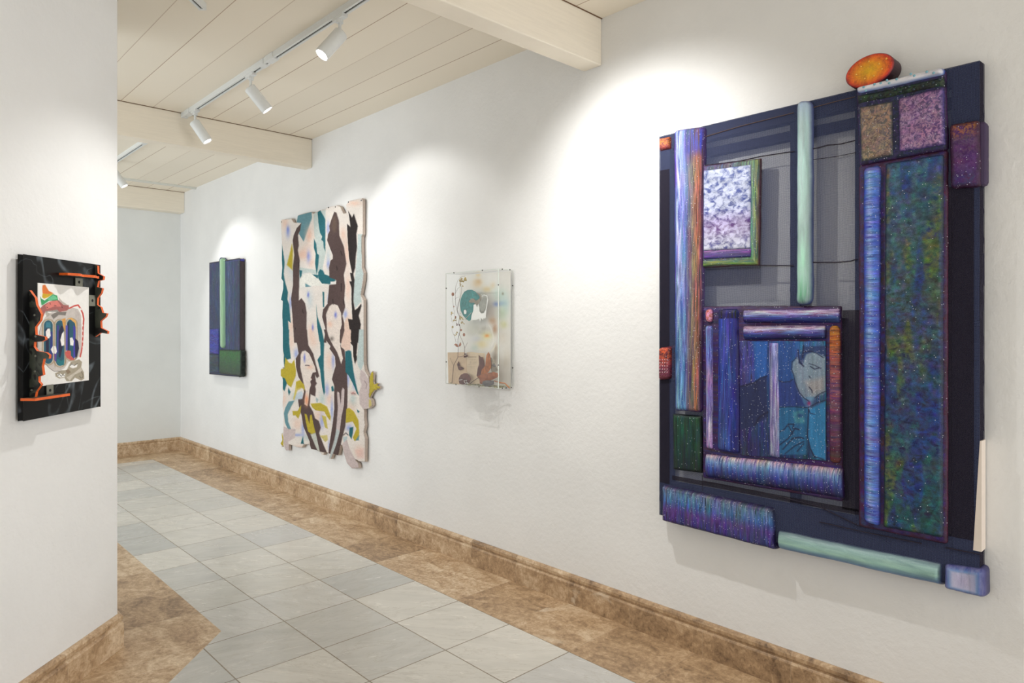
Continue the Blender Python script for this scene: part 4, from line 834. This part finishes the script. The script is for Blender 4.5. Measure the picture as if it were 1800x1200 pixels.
ed = [((XG, BY0, BZ0), (XG, BY0, BZ1), .0032, M_EDGE), ((XG, BY1, BZ0), (XG, BY1, BZ1), .0018, M_EDGED), ((XG, BY0, BZ1), (XG, BY1, BZ1), .0015, M_EDGE), ((XG, BY0, BZ0), (XG, BY1, BZ0), .0016, M_EDGED),
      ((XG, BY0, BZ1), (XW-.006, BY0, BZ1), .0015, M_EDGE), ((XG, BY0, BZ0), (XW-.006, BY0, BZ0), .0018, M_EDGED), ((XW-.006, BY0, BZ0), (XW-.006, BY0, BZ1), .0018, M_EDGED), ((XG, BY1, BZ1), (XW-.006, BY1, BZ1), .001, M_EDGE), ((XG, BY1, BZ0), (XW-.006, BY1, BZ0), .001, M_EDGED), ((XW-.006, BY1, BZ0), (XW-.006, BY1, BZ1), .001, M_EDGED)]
for a, b, rr, mt in ed:
    m = MB(); m.tube([a, b], rr, 4); m.build('edge', [mt], vit)
M_SCREW = plain('dark_screw', (84, 82, 78), .4, metal=.6)
for (x, y, z) in [(XG, BY1-.002, 1.72), (XG, BY1-.002, 1.26), (XG, BY0, 1.72), (XG, BY0, 1.26), (XW-.008, BY0, 1.72), (XW-.008, BY0, 1.24), (XG, BY1-.08, BZ1), (XG, BY0+.14, BZ1), (XG+.03, BY0, BZ1), (XG+.09, BY0, BZ1), (XG, BY1-.1, BZ0), (XG, BY0+.17, BZ0), (XG+.03, BY0, BZ0), (XG+.06, BY0, BZ0), (XG+.1, BY0, BZ0)]:
    m = MB(); m.blob((x, y, z), .0042, n=6); m.build('screw', [M_SCREW], vit)
# painted translucent back
G5 = lambda X, Y: (780+X/8.57, 470+Y/8.57)
G6 = lambda X, Y: (780+X/12, 600+Y/12)
def back_mat():
    m, nt, b = new_mat('painted_back_sheet'); a = nd(nt, 'ShaderNodeAttribute', attribute_name='Col'); n = noise(nt, coords(nt), 40, 5, .7)
    r = ramp(nt, n, [(.3, g(.94)), (.7, g(1.02))]); nt.links.new(mixc(nt, a.outputs[0], r.outputs[0], 1, 'MULTIPLY'), b.inputs['Base Color']); b.inputs['Roughness'].default_value = .6; return m
M_PB = back_mat()
hz = []
def hb(X, Y, rx, ry, c, op, f=G5, k=8.57): x, y = f(X, Y); hz.append(('blob', x, y, rx/k, ry/k, c, op))
for q in [(520, 220, 50, 50, (206, 160, 96), .9), (500, 250, 90, 80, (220, 196, 160), .7), (520, 110, 40, 40, (220, 190, 130), .6), (650, 330, 70, 50, (222, 196, 140), .8), (740, 270, 40, 50, (222, 196, 150), .6), (790, 550, 60, 40, (110, 130, 200), 1), (880, 540, 60, 40, (130, 154, 206), .95), (840, 420, 120, 130, (186, 212, 200), .7), (920, 560, 80, 150, (176, 206, 206), .7), (880, 690, 80, 120, (196, 214, 186), .7), (900, 860, 60, 60, (206, 206, 156), .8), (890, 395, 16, 20, (130, 130, 110), .9), (700, 560, 80, 150, (204, 196, 190), .6), (700, 680, 80, 90, (206, 190, 180), .6), (730, 800, 60, 60, (200, 160, 122), .8), (770, 920, 40, 90, (186, 140, 104), .9), (640, 1030, 100, 80, (222, 214, 150), .8), (650, 1030, 34, 24, (236, 150, 60), 1), (620, 920, 80, 40, (196, 190, 176), .8), (450, 930, 120, 120, (206, 206, 190), .6), (500, 1080, 90, 60, (196, 200, 210), .6), (470, 480, 100, 120, (200, 196, 184), .5), (880, 1050, 100, 120, (214, 204, 190), .6)]: hb(*q)
for q in [(800, 60, 140, 100, (224, 208, 156), .8), (650, 130, 90, 80, (190, 206, 196), .7), (1080, 330, 60, 160, (158, 146, 128), .8), (1100, 150, 40, 100, (170, 150, 120), .7), (1300, 450, 60, 100, (196, 190, 176), .5), (1350, 950, 200, 30, (206, 212, 176), .9), (1330, 300, 100, 200, (222, 214, 200), .5)]: hb(*q, f=G6, k=12)
hz.append(('line', [G5(680, 870), G5(720, 930), G5(745, 1030), G5(750, 1120), G5(720, 1180)], 1.4, (240, 236, 224), .8)); hz.append(('line', [G6(1090, 40), G6(1070, 120), G6(990, 230)], 1.8, (236, 228, 206), .8))
yy = np.arange(BY1-.005, BY0+.003, -.004); zz = np.arange(BZ1-.006, BZ0+.004, -.004); U, Vv = np.meshgrid(yy, zz); U = U.ravel(); Vv = Vv.ravel()
px, py = toPx(np.stack([np.full_like(U, XW-.016), U, Vv], 1)); col = np.tile(np.array((226, 224, 218.)), (len(U), 1))
for la in hz: layer(col, px, py, la)
grid_mesh('painted_back', np.stack([np.full_like(U, XW-.016), U, Vv], 1), len(yy), len(zz), [M_PB], vit, col)
# paint skin: teal disc and white lace, standing midway in the box
XD = XW-.075
def gx(X, Y, x=XD, f=G5): p = f(X, Y); return onx(p[0], p[1], x)
def sheet(name, pts, mat, x, f=G5, th=.002, wv=.004, parent=vit):
    W3 = [gx(a, b, x, f) for a, b in pts]; m = MB(); m.prism(W3, (th, 0, 0)); return m.build(name, [mat], parent)
M_TEAL = plain('teal_paint_skin', (54, 140, 136), .5, nz=.45); M_LACE = plain('white_lace', (240, 240, 236), .6); M_TAUP = plain('taupe_paint_skin', (150, 140, 122), .6, nz=.3)
el = [(380+138*math.cos(t)-40*math.sin(t)*.2, 565+235*math.sin(t)) for t in [2*math.pi*k/40 for k in range(40)]]
sheet('teal_disc', [p for p in [(243, 560), (250, 490), (275, 420), (310, 365), (360, 337), (420, 335), (470, 360), (520, 400), (540, 440), (520, 500), (500, 560), (470, 600), (440, 650), (415, 720), (405, 790), (380, 805), (340, 780), (290, 720), (255, 650)]], M_TEAL, XD)
sheet('taupe_patch', [(375, 510), (410, 470), (450, 465), (480, 500), (520, 480), (550, 450), (520, 410), (480, 370), (540, 400), (570, 440), (560, 490), (510, 560), (470, 580), (460, 530), (400, 530)], M_TAUP, XD-.003)
sheet('white_spot', [(305, 640), (325, 635), (342, 660), (335, 700), (310, 702), (300, 670)], M_LACE, XD-.004)
sheet('white_lace', [(410, 800), (420, 720), (445, 650), (450, 560), (480, 552), (500, 600), (520, 560), (535, 610), (535, 660), (560, 690), (600, 690), (640, 620), (635, 700), (620, 770), (600, 760), (585, 785), (560, 760), (545, 810), (530, 770), (480, 790), (440, 790)], M_LACE, XD-.004)
m = MB(); m.tube([gx(a, b) for a, b in [(520, 570), (530, 520), (560, 470), (580, 430), (610, 413), (650, 430), (662, 480), (650, 560), (635, 640), (620, 690), (635, 760)]], .0022, 6); m.build('lace_loop', [M_LACE], vit)
sheet('grey_film', [(540, 560), (580, 460), (620, 430), (652, 470), (640, 570), (610, 650), (560, 650)], plain('grey_film', (166, 166, 156), .6, nz=.3), XD-.001)
m = MB(); m.tube([gx(a, b) for a, b in [(415, 680), (370, 730), (320, 780)]], .0016, 6); m.build('thread', [plain('pale_thread', (200, 180, 170), .8)], vit)
# book page folded open along the lower left
XPg = XG+.034
M_PAGE = plain('aged_book_page', (216, 196, 168), .8, nz=.12); M_PAGE2 = plain('aged_book_page_left', (208, 182, 152), .8, nz=.12)
sheet('book_page', [(80, 232), (440, 228), (480, 380), (490, 640), (560, 900), (300, 905), (100, 900)], M_PAGE2, XPg, G6); sheet('book_page', [(480, 232), (560, 222), (720, 240), (860, 245), (870, 890), (560, 900), (490, 640), (484, 380)], M_PAGE, XPg+.001, G6)
M_INK = plain('faded_ink', (150, 126, 104), .8)
rr = random.Random(5)
m = MB()
def dash(X, Y, w_, h_):
    a = gx(X, Y, XPg-.0006, G6); b_ = gx(X+w_, Y+h_, XPg-.0006, G6); m.box((XPg-.0006, b_.y, b_.z), (XPg-.0001, a.y, a.z))
for Y, wds in ((318, [(515, 10), (540, 18), (566, 14), (590, 20), (618, 14), (640, 18), (668, 14)]), (378, [(520, 30), (560, 14), (586, 26), (636, 20)]), (428, [(560, 20), (640, 50)]), (452, [(560, 16), (600, 60), (670, 20)]), (485, [(520, 60), (600, 80)]), (520, [(500, 160)]), (545, [(510, 140)]), (575, [(520, 70), (600, 90)]), (600, [(540, 100)]), (640, [(560, 80)])):
    for X, w_ in wds: dash(X, Y, w_, 16 if Y < 330 else 7)
m.build('faded_print', [M_INK], vit)
# dried twigs
M_TWIG = plain('brown_twig', (112, 86, 74), .8, nz=.3); M_BUD = plain('ochre_dried_flowers', (196, 170, 96), .8, nz=.3); M_SEED = plain('rust_seed_heads', (176, 116, 84), .8, nz=.4)
M_LEAF = plain('rust_dried_leaf', (164, 100, 62), .7, nz=.5); M_LEAFD = plain('dark_brown_dried_leaf', (112, 72, 62), .75, nz=.5); M_ORG = plain('orange_dried_leaf', (186, 116, 66), .7, nz=.5); M_GREY = plain('grey_dried_flower', (116, 110, 108), .8, nz=.4)
XTW = XG+.02
def twig(pts, f, r=.0016, x=XTW, nm='twig'):
    m = MB(); n = len(pts); m.tube([gx(a, b, x+.006*math.sin(i*1.7), f) for i, (a, b) in enumerate(pts)], [r*(1-.5*i/n) for i in range(n)], 6); return m.build(nm, [M_TWIG], vit, smooth=True)
g6to5 = lambda X, Y: (X/12*8.57, (130+Y/12)*8.57)
twig([(175, 875), (190, 700), (210, 500), (300, 330), (305, 120), (300, 0)], G6, .0021)
twig([g6to5(300, 0), (215, 1080), (240, 980), (250, 900), (225, 860), (235, 740), (205, 640), (240, 480), (265, 380), (268, 280)], G5, .0016)
twig([(210, 500), (165, 430), (130, 340)], G6, .001); twig([(300, 325), (380, 320), (440, 285)], G6, .0014); twig([(440, 240), (442, 130), (400, 0)], G6, .0014); twig([(445, 130), (490, 50), (500, 20)], G6, .0009)
twig([g6to5(400, 0), (285, 1110), (245, 1030), (215, 980)], G5, .0012); twig([(215, 700), (180, 560), (172, 400), (180, 290), (215, 190), (270, 140), (320, 128)], G5, .0011); twig([(135, 410), (135, 520), (155, 640), (165, 720), (190, 780), (195, 860)], G5, .0008)
twig([(175, 390), (210, 320), (255, 280)], G5, .0008); twig([(205, 640), (215, 540), (245, 450)], G5, .0008); twig([(185, 1130), (160, 1030), (125, 960), (120, 890)], G5, .0008); twig([(130, 830), (110, 740), (125, 660)], G5, .0008); twig([(235, 740), (240, 690), (260, 688)], G5, .0008); twig([(165, 480), (200, 450), (245, 440)], G5, .0006); twig([(560, 890), (640, 820), (720, 770), (840, 710), (960, 670), (1060, 640)], G6, .0022)
def tuft(cx, cy, n, sp, r, mat, nm, f=G5, x=XTW):
    m = MB()
    for k in range(n):
        X = cx+rr.uniform(-sp, sp); Y = cy+rr.uniform(-sp, sp); p = gx(X, Y, x+rr.uniform(-.008, .008), f); m.blob(tuple(p), (r*rr.uniform(.5, 1), r*rr.uniform(.5, 1.2), r*rr.uniform(.6, 1.3)), n=5)
    return m.build(nm, [mat], vit, smooth=True)
for q in [(270, 190, 10, 28, .0055, M_BUD), (270, 262, 6, 24, .004, M_BUD), (328, 170, 5, 18, .007, M_BUD), (120, 690, 6, 20, .004, M_BUD), (165, 785, 8, 26, .004, M_BUD), (265, 760, 8, 26, .005, M_BUD), (285, 830, 6, 22, .004, M_BUD), (125, 900, 6, 18, .0045, M_BUD), (185, 1000, 8, 28, .004, M_BUD)]: tuft(*q, 'flower_cluster')
for X, Y, r in [(137, 403, .0115), (152, 588, .005), (177, 747, .007), (262, 942, .007), (305, 1012, .010)]:
    p = gx(X, Y, XTW); m = MB(); m.blob(tuple(p), (r*.6, r, r), n=8); m.build('seed_head', [M_SEED], vit, smooth=True)
tuft(215, 862, 8, 24, .004, M_LEAFD, 'flower_cluster'); tuft(470, 290, 10, 36, .006, M_LEAFD, 'flower_cluster', G6); tuft(320, 480, 6, 26, .003, M_LEAFD, 'flower_cluster', G6)
def leaf(pts, mat, x, f=G6, nm='dried_leaf', curl=.006):
    W3 = [gx(a, b, x, f) for a, b in pts]; c = sum(W3, Vector())/len(W3)+Vector((-curl, 0, 0)); n = len(W3); m = MB()
    m.add(W3+[c]+[w+Vector((.002, 0, 0)) for w in W3], [(i, (i+1) % n, n) for i in range(n)]+[(i, n+1+i, n+1+(i+1) % n, (i+1) % n) for i in range(n)]+[tuple(n+1+i for i in reversed(range(n)))]); return m.build(nm, [mat], vit)
leaf([(210, 75), (250, 40), (285, 60), (300, 120), (260, 110), (240, 70)], M_SEED, XTW); leaf([(310, 110), (325, 60), (345, 15), (365, 60), (350, 95)], M_SEED, XTW)
leaf([(280, 480), (320, 415), (322, 460), (335, 480), (300, 500), (330, 570), (380, 575), (360, 530), (415, 560), (420, 580), (340, 608), (310, 590)], M_LEAFD, XPg-.006, curl=.002)
leaf([(320, 770), (360, 700), (430, 670), (500, 675), (560, 740), (575, 790), (540, 850), (480, 900), (380, 910), (325, 880), (315, 820)], M_LEAFD, XG+.010, nm='dried_flower', curl=.008)
m = MB(); m.tube([gx(a, b, XG+.0045, G6) for a, b in [(320, 815), (380, 805), (430, 790), (440, 830), (490, 815), (470, 860), (520, 880), (450, 880), (420, 820)]], .0012, 5); m.build('white_threads', [M_LACE], vit)
leaf([(690, 720), (705, 640), (715, 560), (745, 480), (740, 380), (735, 285), (780, 330), (820, 330), (850, 420), (865, 520), (840, 600), (790, 700), (760, 800)], M_LEAFD, XTW)
leaf([(780, 700), (800, 600), (870, 540), (885, 400), (900, 290), (940, 220), (975, 280), (990, 400), (1000, 500), (990, 560), (940, 640), (860, 720)], M_ORG, XTW-.004)
leaf([(950, 320), (1000, 340), (1060, 420), (1100, 520), (1140, 580), (1140, 620), (1080, 640), (1010, 650), (985, 520)], M_TAUP, XTW+.004)
leaf([(1010, 500), (1050, 460), (1100, 520), (1060, 540)], M_GREY, XTW-.006, curl=.003)
leaf([(700, 740), (800, 690), (960, 660), (1060, 640), (1165, 690), (1160, 740), (1060, 790), (960, 830), (850, 870), (790, 900), (760, 880), (755, 800)], M_LEAF, XTW-.008)
leaf([(820, 830), (880, 810), (960, 820), (1050, 830), (1060, 900), (960, 950), (860, 940), (810, 900)], M_GREY, XTW-.010, nm='dried_flower')
m = MB(); m.tube([gx(a, b, x, G6) for a, b, x in [(1060, 830, XTW), (1200, 870, XTW+.02), (1290, 880, XTW+.03), (1390, 985, XTW+.045)]], [.003, .0035, .003, .004], 6); m.build('orange_stem', [plain('orange_brown_stem', (196, 130, 90), .7, nz=.3)], vit, smooth=True)
m = MB()
for k in range(60):
    m.blob((XG+.01+rr.random()*.09, BY0+.02+rr.random()*(BY1-BY0-.04), BZ0+.004), (.006, .008, .003), n=4)
m.build('plant_crumbs', [plain('olive_plant_crumbs', (170, 166, 128), .9, nz=.4)], vit)['kind'] = 'stuff'

# ------------------------------------------------------------------ framed drawing on black veined panel, left wall
C0 = CW.copy()
lp = thing('framed_drawing', C0-D45*.52+N45*.02+Vector((0, 0, 1.45)), 'white paper drawing on a black veined panel with orange-edged jagged brackets', 'artwork')
KF = 220/733
LQ = lambda X, Y: (X*KF, 420+Y*KF)
def on45(X, Y, off, f=LQ): p = f(X, Y); return onp(p[0], p[1], C0+N45*off, N45)
OF = .034
def veined():
    m, nt, b = new_mat('black_veined_marble'); v = coords(nt); n = noise(nt, v, 2.6, 2, .5, .8); n2 = noise(nt, coords(nt, loc=(4, 2, 7)), 3.6, 3, .5, .6)
    a = ramp(nt, n, [(.485, g(0)), (.5, g(1)), (.515, g(0))]); a2 = ramp(nt, n2, [(.49, g(0)), (.5, g(.6)), (.51, g(0))])
    fz = noise(nt, v, 12, 3); k = mth(nt, 'MULTIPLY', mth(nt, 'ADD', a.outputs[0], a2.outputs[0]), ramp(nt, fz, [(.35, g(0)), (.7, g(.6))]).outputs[0])
    c = mixc(nt, L((14, 14, 15)), L((128, 138, 146)), k); nt.links.new(c, b.inputs['Base Color']); b.inputs['Roughness'].default_value = .3; b.inputs['Specular IOR Level'].default_value = .18; return m
M_VEIN = veined(); M_BLK = plain('black_painted_wood', (24, 24, 26), .5); M_PLY = plain('plywood_edge', (128, 106, 66), .7, nz=.2)
tl, tr_, br, bl = on45(136, 74, OF), on45(587, 168, OF), on45(587, 978, OF), on45(137, 1067, OF)
s_of = lambda p: (Vector((p.x, p.y, 0))-C0).dot(D45)
s0, s1 = (s_of(tl)+s_of(bl))/2, (s_of(tr_)+s_of(br))/2; zt_, zb_ = (tl.z+tr_.z)/2, (bl.z+br.z)/2
P45 = lambda s, o, z: C0+D45*s+N45*o+Vector((0, 0, z))
m = MB(); m.prism([P45(s0, .014, zb_), P45(s1, .014, zb_), P45(s1, .014, zt_), P45(s0, .014, zt_)], N45*(OF-.014)); m.build('black_panel', [M_VEIN], lp, bevel=.0015)
m = MB(); m.obox(P45(s0+.08, .0, zb_+.12), D45*(s1-s0-.16), N45*.0145, Vector((0, 0, zt_-zb_-.24))); m.build('hanging_block', [M_BLK], lp)
# paper with the drawing
OP = OF+.002
ptl, ptr, pbr, pbl = on45(221, 256, OP), on45(520, 283, OP), on45(520, 828, OP), on45(222, 862, OP)
ps0, ps1 = (s_of(ptl)+s_of(pbl))/2, (s_of(ptr)+s_of(pbr))/2; pz1, pz0 = (ptl.z+ptr.z)/2, (pbl.z+pbr.z)/2
m = MB(); m.prism([P45(ps0, OF+.0002, pz0), P45(ps1, OF+.0002, pz0), P45(ps1, OF+.0002, pz1), P45(ps0, OF+.0002, pz1)], N45*.0014); m.build('paper_edge', [plain('white_card', (240, 238, 234), .8)], lp)
KL = 130/709
D_ = lambda *p: [(40+x*KL, 480+y*KL) for x, y in p]
bone = (196, 186, 172); bone2 = (176, 158, 130); tea = (36, 90, 110); ind = (44, 40, 110); rd = (206, 70, 60); wht = (246, 244, 240); gry = (128, 122, 116)
DL = []
def dp(c, *p, soft=.35, op=1): DL.append(('poly', D_(*p), c, soft, op))
def dl(c, w_, *p, op=1): DL.append(('line', D_(*p), w_, c, op, .4))
dp((206, 198, 192), (185, 470), (230, 400), (280, 375), (360, 380), (420, 350), (480, 330), (530, 345), (560, 400), (560, 560), (560, 700), (545, 790), (500, 840), (440, 850), (400, 910), (350, 940), (290, 940), (240, 900), (200, 850), (165, 800), (150, 700), (160, 560))
dp((190, 180, 176), (500, 340), (545, 380), (562, 500), (560, 640), (520, 580), (510, 480), op=.6)
for cx, x0, x1, y0, y1 in ((245, 190, 300, 440, 880), (355, 305, 410, 440, 900), (465, 410, 520, 430, 840)):
    w2 = (x1-x0)/2+8; c_ = (x0+x1)/2; n = 28
    el = [(c_+w2*math.cos(t), (y0+w2*.9 if math.sin(t) < 0 else y1-w2*.9)+w2*.95*math.sin(t)) for t in [2*math.pi*k/n for k in range(n)]]
    dp(bone2, *el); el = [(c_+(x-c_)*.80, (y0+y1)/2+(y-(y0+y1)/2)*.965) for x, y in el]; dp((206, 196, 180), *el)
    el = [(c_+(x-c_)*.86, (y0+y1)/2+(y-(y0+y1)/2)*.97) for x, y in el]; dp(tea, *el)
dp((26, 24, 60), (215, 540), (250, 520), (250, 820), (225, 780)); dp((40, 50, 130), (265, 560), (285, 560), (285, 800), (262, 840)); dp(wht, (220, 560), (240, 530), (262, 530), (268, 600), (250, 625), (225, 620)); dp((28, 26, 60), (345, 560), (370, 500), (390, 520), (385, 700), (360, 810), (345, 800)); dp((70, 60, 150), (330, 500), (345, 500), (340, 760), (325, 780))
dp(wht, (360, 640), (375, 580), (395, 555), (400, 690), (372, 698)); dp(wht, (268, 730), (290, 695), (318, 700), (328, 750), (315, 778), (285, 765)); dp((94, 70, 160), (300, 770), (325, 775), (320, 850), (300, 830)); dp((24, 40, 70), (430, 480), (445, 460), (445, 740), (425, 740)); dp((90, 84, 180), (412, 500), (432, 500), (430, 740), (412, 740)); dp((70, 60, 170), (485, 500), (505, 520), (502, 800), (485, 820)); dp((28, 24, 60), (500, 620), (530, 650), (540, 720), (520, 800), (505, 820)); dp(wht, (452, 620), (475, 615), (490, 650), (485, 695), (455, 690)); dp((30, 120, 130), (330, 820), (370, 840), (400, 820), (395, 880), (350, 885), (325, 850)); dp((60, 130, 150), (225, 470), (265, 470), (270, 520), (220, 520))
dp((222, 160, 80), (375, 440), (410, 430), (412, 490), (400, 560), (385, 500)); dp((226, 176, 100), (425, 435), (470, 425), (510, 460), (515, 560), (500, 480), (460, 445))
dp((206, 96, 90), (400, 760), (430, 740), (460, 745), (462, 790), (500, 830), (460, 835), (420, 810))
dp((170, 100, 96), (165, 340), (190, 310), (240, 280), (310, 255), (345, 260), (390, 300), (440, 305), (445, 340), (420, 360), (350, 372), (330, 350), (220, 365), (190, 430), (165, 380)); dp((224, 130, 120), (215, 310), (260, 270), (330, 260), (370, 320), (300, 320), (230, 345)); dp((150, 146, 140), (215, 365), (330, 350), (350, 372), (240, 368), (220, 400)); dp(gry, (270, 400), (330, 370), (420, 370), (410, 405), (345, 400), (295, 440)); dp((184, 176, 166), (215, 368), (275, 390), (230, 420))
dp((214, 176, 40), (185, 230), (190, 195), (230, 185), (290, 200), (240, 232), (205, 245)); dp((226, 120, 50), (187, 150), (190, 115), (215, 110), (232, 140), (250, 170), (300, 195), (230, 200), (190, 192)); dp((60, 160, 100), (165, 220), (180, 245), (210, 262), (290, 200), (330, 215), (340, 260), (250, 265), (200, 300), (180, 310)); dp((110, 200, 150), (235, 250), (290, 210), (320, 225), (330, 250), (260, 262))
dp((196, 186, 176), (340, 225), (380, 270), (440, 310), (390, 305), (350, 262))
for a, b in (((230, 325), (240, 330)), ((260, 285), (265, 298)), ((375, 320), (378, 332)), ((305, 312), (320, 312))): dl((60, 30, 34), .9, a, b)
dl(rd, 2.4, (450, 335), (490, 315), (530, 305), (555, 340), (575, 385), (585, 440), (578, 520), (575, 620), (570, 700), (560, 760), (550, 800))
for k in range(9): 
    y = 330+k*52; dp(wht, (545+min(k, 3)*9, y), (560+min(k, 3)*6, y+8), (566+min(k, 3)*4, y+26), (552+min(k, 3)*7, y+22), soft=.3)
dp((170, 160, 140), (310, 960), (370, 930), (420, 930), (460, 850), (540, 825), (568, 850), (560, 900), (585, 950), (590, 1010), (560, 1030), (500, 1000), (470, 1035), (420, 1035), (400, 1000), (350, 1010), (315, 990)); dp((140, 122, 100), (410, 930), (440, 920), (460, 950), (430, 970)); dp((206, 198, 184), (420, 1000), (500, 950), (560, 900), (570, 940), (500, 970), (450, 1030))
dp(wht, (330, 970), (360, 960), (385, 975), (408, 955), (405, 995), (360, 1000), (332, 988)); dp(wht, (455, 880), (480, 868), (500, 885), (525, 870), (520, 900), (480, 912), (450, 900)); dl((60, 56, 54), .8, (335, 985), (350, 965), (370, 990), (385, 970), (400, 985)); dl((60, 56, 54), .8, (455, 885), (470, 870), (495, 885), (525, 865)); dl((96, 88, 76), .8, (545, 985), (555, 1005), (575, 1000), (578, 975), (560, 940)); dl((100, 92, 84), .6, (205, 850), (250, 905), (300, 940), (360, 940)); dl((150, 120, 90), .7, (300, 470), (296, 700), (310, 900)); dl((130, 110, 90), .6, (405, 470), (400, 700), (410, 860)); dl((110, 100, 100), .6, (185, 470), (160, 560), (150, 700), (165, 800))
nu, nv = 150, 260; SU, ZV = np.meshgrid(np.linspace(ps0, ps1, nu), np.linspace(pz1, pz0, nv)); SU = SU.ravel(); ZV = ZV.ravel()
base = np.array(C0+N45*OP); VV = base[None, :]+SU[:, None]*np.array(D45)[None, :]; VV[:, 2] = ZV
px, py = toPx(VV); col = np.tile(np.array((244, 242, 238.)), (len(px), 1))
for la in DL: layer(col, px, py, la)
M_PAPER = back_mat(); M_PAPER.name = 'drawing_paper'
dr = grid_mesh('drawing', VV, nu, nv, [M_PAPER], lp, col); dr['label'] = 'watercolour of looping blue shapes under a striped hat on white paper'
# jagged brackets: boards standing out from the panel
M_ORE = plain('orange_painted_edge', (236, 104, 36), .45, nz=.1)
def camo_mat():
    m, nt, b = new_mat('black_green_blotched'); n = noise(nt, coords(nt), 14, 3, .5, .6); r = ramp(nt, n, [(.46, L((26, 24, 24))), (.5, L((56, 60, 52))), (.6, L((70, 74, 64))), (.64, L((30, 28, 28)))])
    nt.links.new(r.outputs[0], b.inputs['Base Color']); b.inputs['Roughness'].default_value = .4; return m
M_CAMO = camo_mat()
def jag(name, s, pts, thick, label, f=LQ):
    W3 = [onp(*f(a, b), C0+D45*s, D45) for a, b in pts]
    m = MB(); m.prism(W3, D45*thick, 0, 1); o = m.build(name, [M_CAMO, M_ORE], lp); o['label'] = label; return W3
sL = s_of(on45(172, 600, OF))
jag('jagged_board', sL, [(172, 300), (205, 345), (212, 385), (240, 440), (235, 475), (205, 515), (208, 560), (262, 572), (265, 588), (245, 600), (200, 602), (198, 630), (215, 655), (270, 665), (288, 680), (285, 700), (255, 700), (245, 745), (252, 795), (240, 800), (225, 805), (225, 835), (240, 852), (210, 895), (200, 945), (172, 948)], .013, 'tall left board, black with bright orange jagged edge')
sR = s_of(on45(556, 300, OF))
jag('jagged_board', sR, [(552, 152), (570, 156), (572, 200), (605, 218), (602, 238), (575, 245), (568, 280), (598, 288), (592, 315), (570, 345), (568, 385), (590, 400), (600, 432), (625, 435), (618, 455), (588, 480), (590, 520), (630, 540), (628, 555), (590, 548), (556, 572)], .013, 'right board, black with bright orange jagged edge')
def shelf(name, X0_, X1_, Yf, dep, label, wav=0):
    a = on45(X0_, Yf, OF+dep); b = on45(X1_, Yf, OF+dep); sa, sb = s_of(a), s_of(b); z = (a.z+b.z)/2; n = 16; pts = []
    for k in range(n+1):
        t = k/n; pts.append(P45(sa+(sb-sa)*t, OF+dep*(1-wav*.35*(.5+.5*math.cos(t*13))), z))
    pts += [P45(sb, OF, z), P45(sa, OF, z)]
    m = MB(); m.prism(pts, Vector((0, 0, -.010)), 0, 1); o = m.build(name, [M_CAMO, M_ORE], lp); o['label'] = label
shelf('shelf_board', 205, 410, 917, .055, 'lower horizontal board with orange front edge'); shelf('shelf_board', 425, 605, 208, .055, 'upper horizontal board with orange wavy front edge', 1)
M_STEEL = plain('zinc_bracket', (140, 140, 128), .35, metal=.7); M_HOLE = plain('dark_hole', (20, 20, 20), .8)
for (X, Y, w_, h_) in ((292, 885, 40, 60), (462, 252, 42, 52), (540, 360, 34, 66)):
    a = on45(X-w_/2, Y-h_/2, OF+.004); b = on45(X+w_/2, Y+h_/2, OF+.004); sa, sb = s_of(a), s_of(b)
    m = MB(); m.obox(P45(sa, OF+.002, b.z), D45*(sb-sa), N45*.003, Vector((0, 0, a.z-b.z))); c = P45((sa+sb)/2, OF+.005, (a.z+b.z)/2); m.lathe([(0, 0), (.006, 0), (.006, .0006), (0, .0006)], c, N45, 14, 1); m.build('angle_bracket', [M_STEEL, M_HOLE], lp)
for (X, Y) in ((205, 445), (212, 570), (210, 685), (208, 775), (188, 885)):
    p = onp(*LQ(X-5, Y), C0+D45*(sL-.002), D45); m = MB(); m.lathe([(0, 0), (.004, 0), (.004, .002), (0, .003)], p+D45*.002, -D45, 12); m.build('bolt', [M_STEEL], lp)
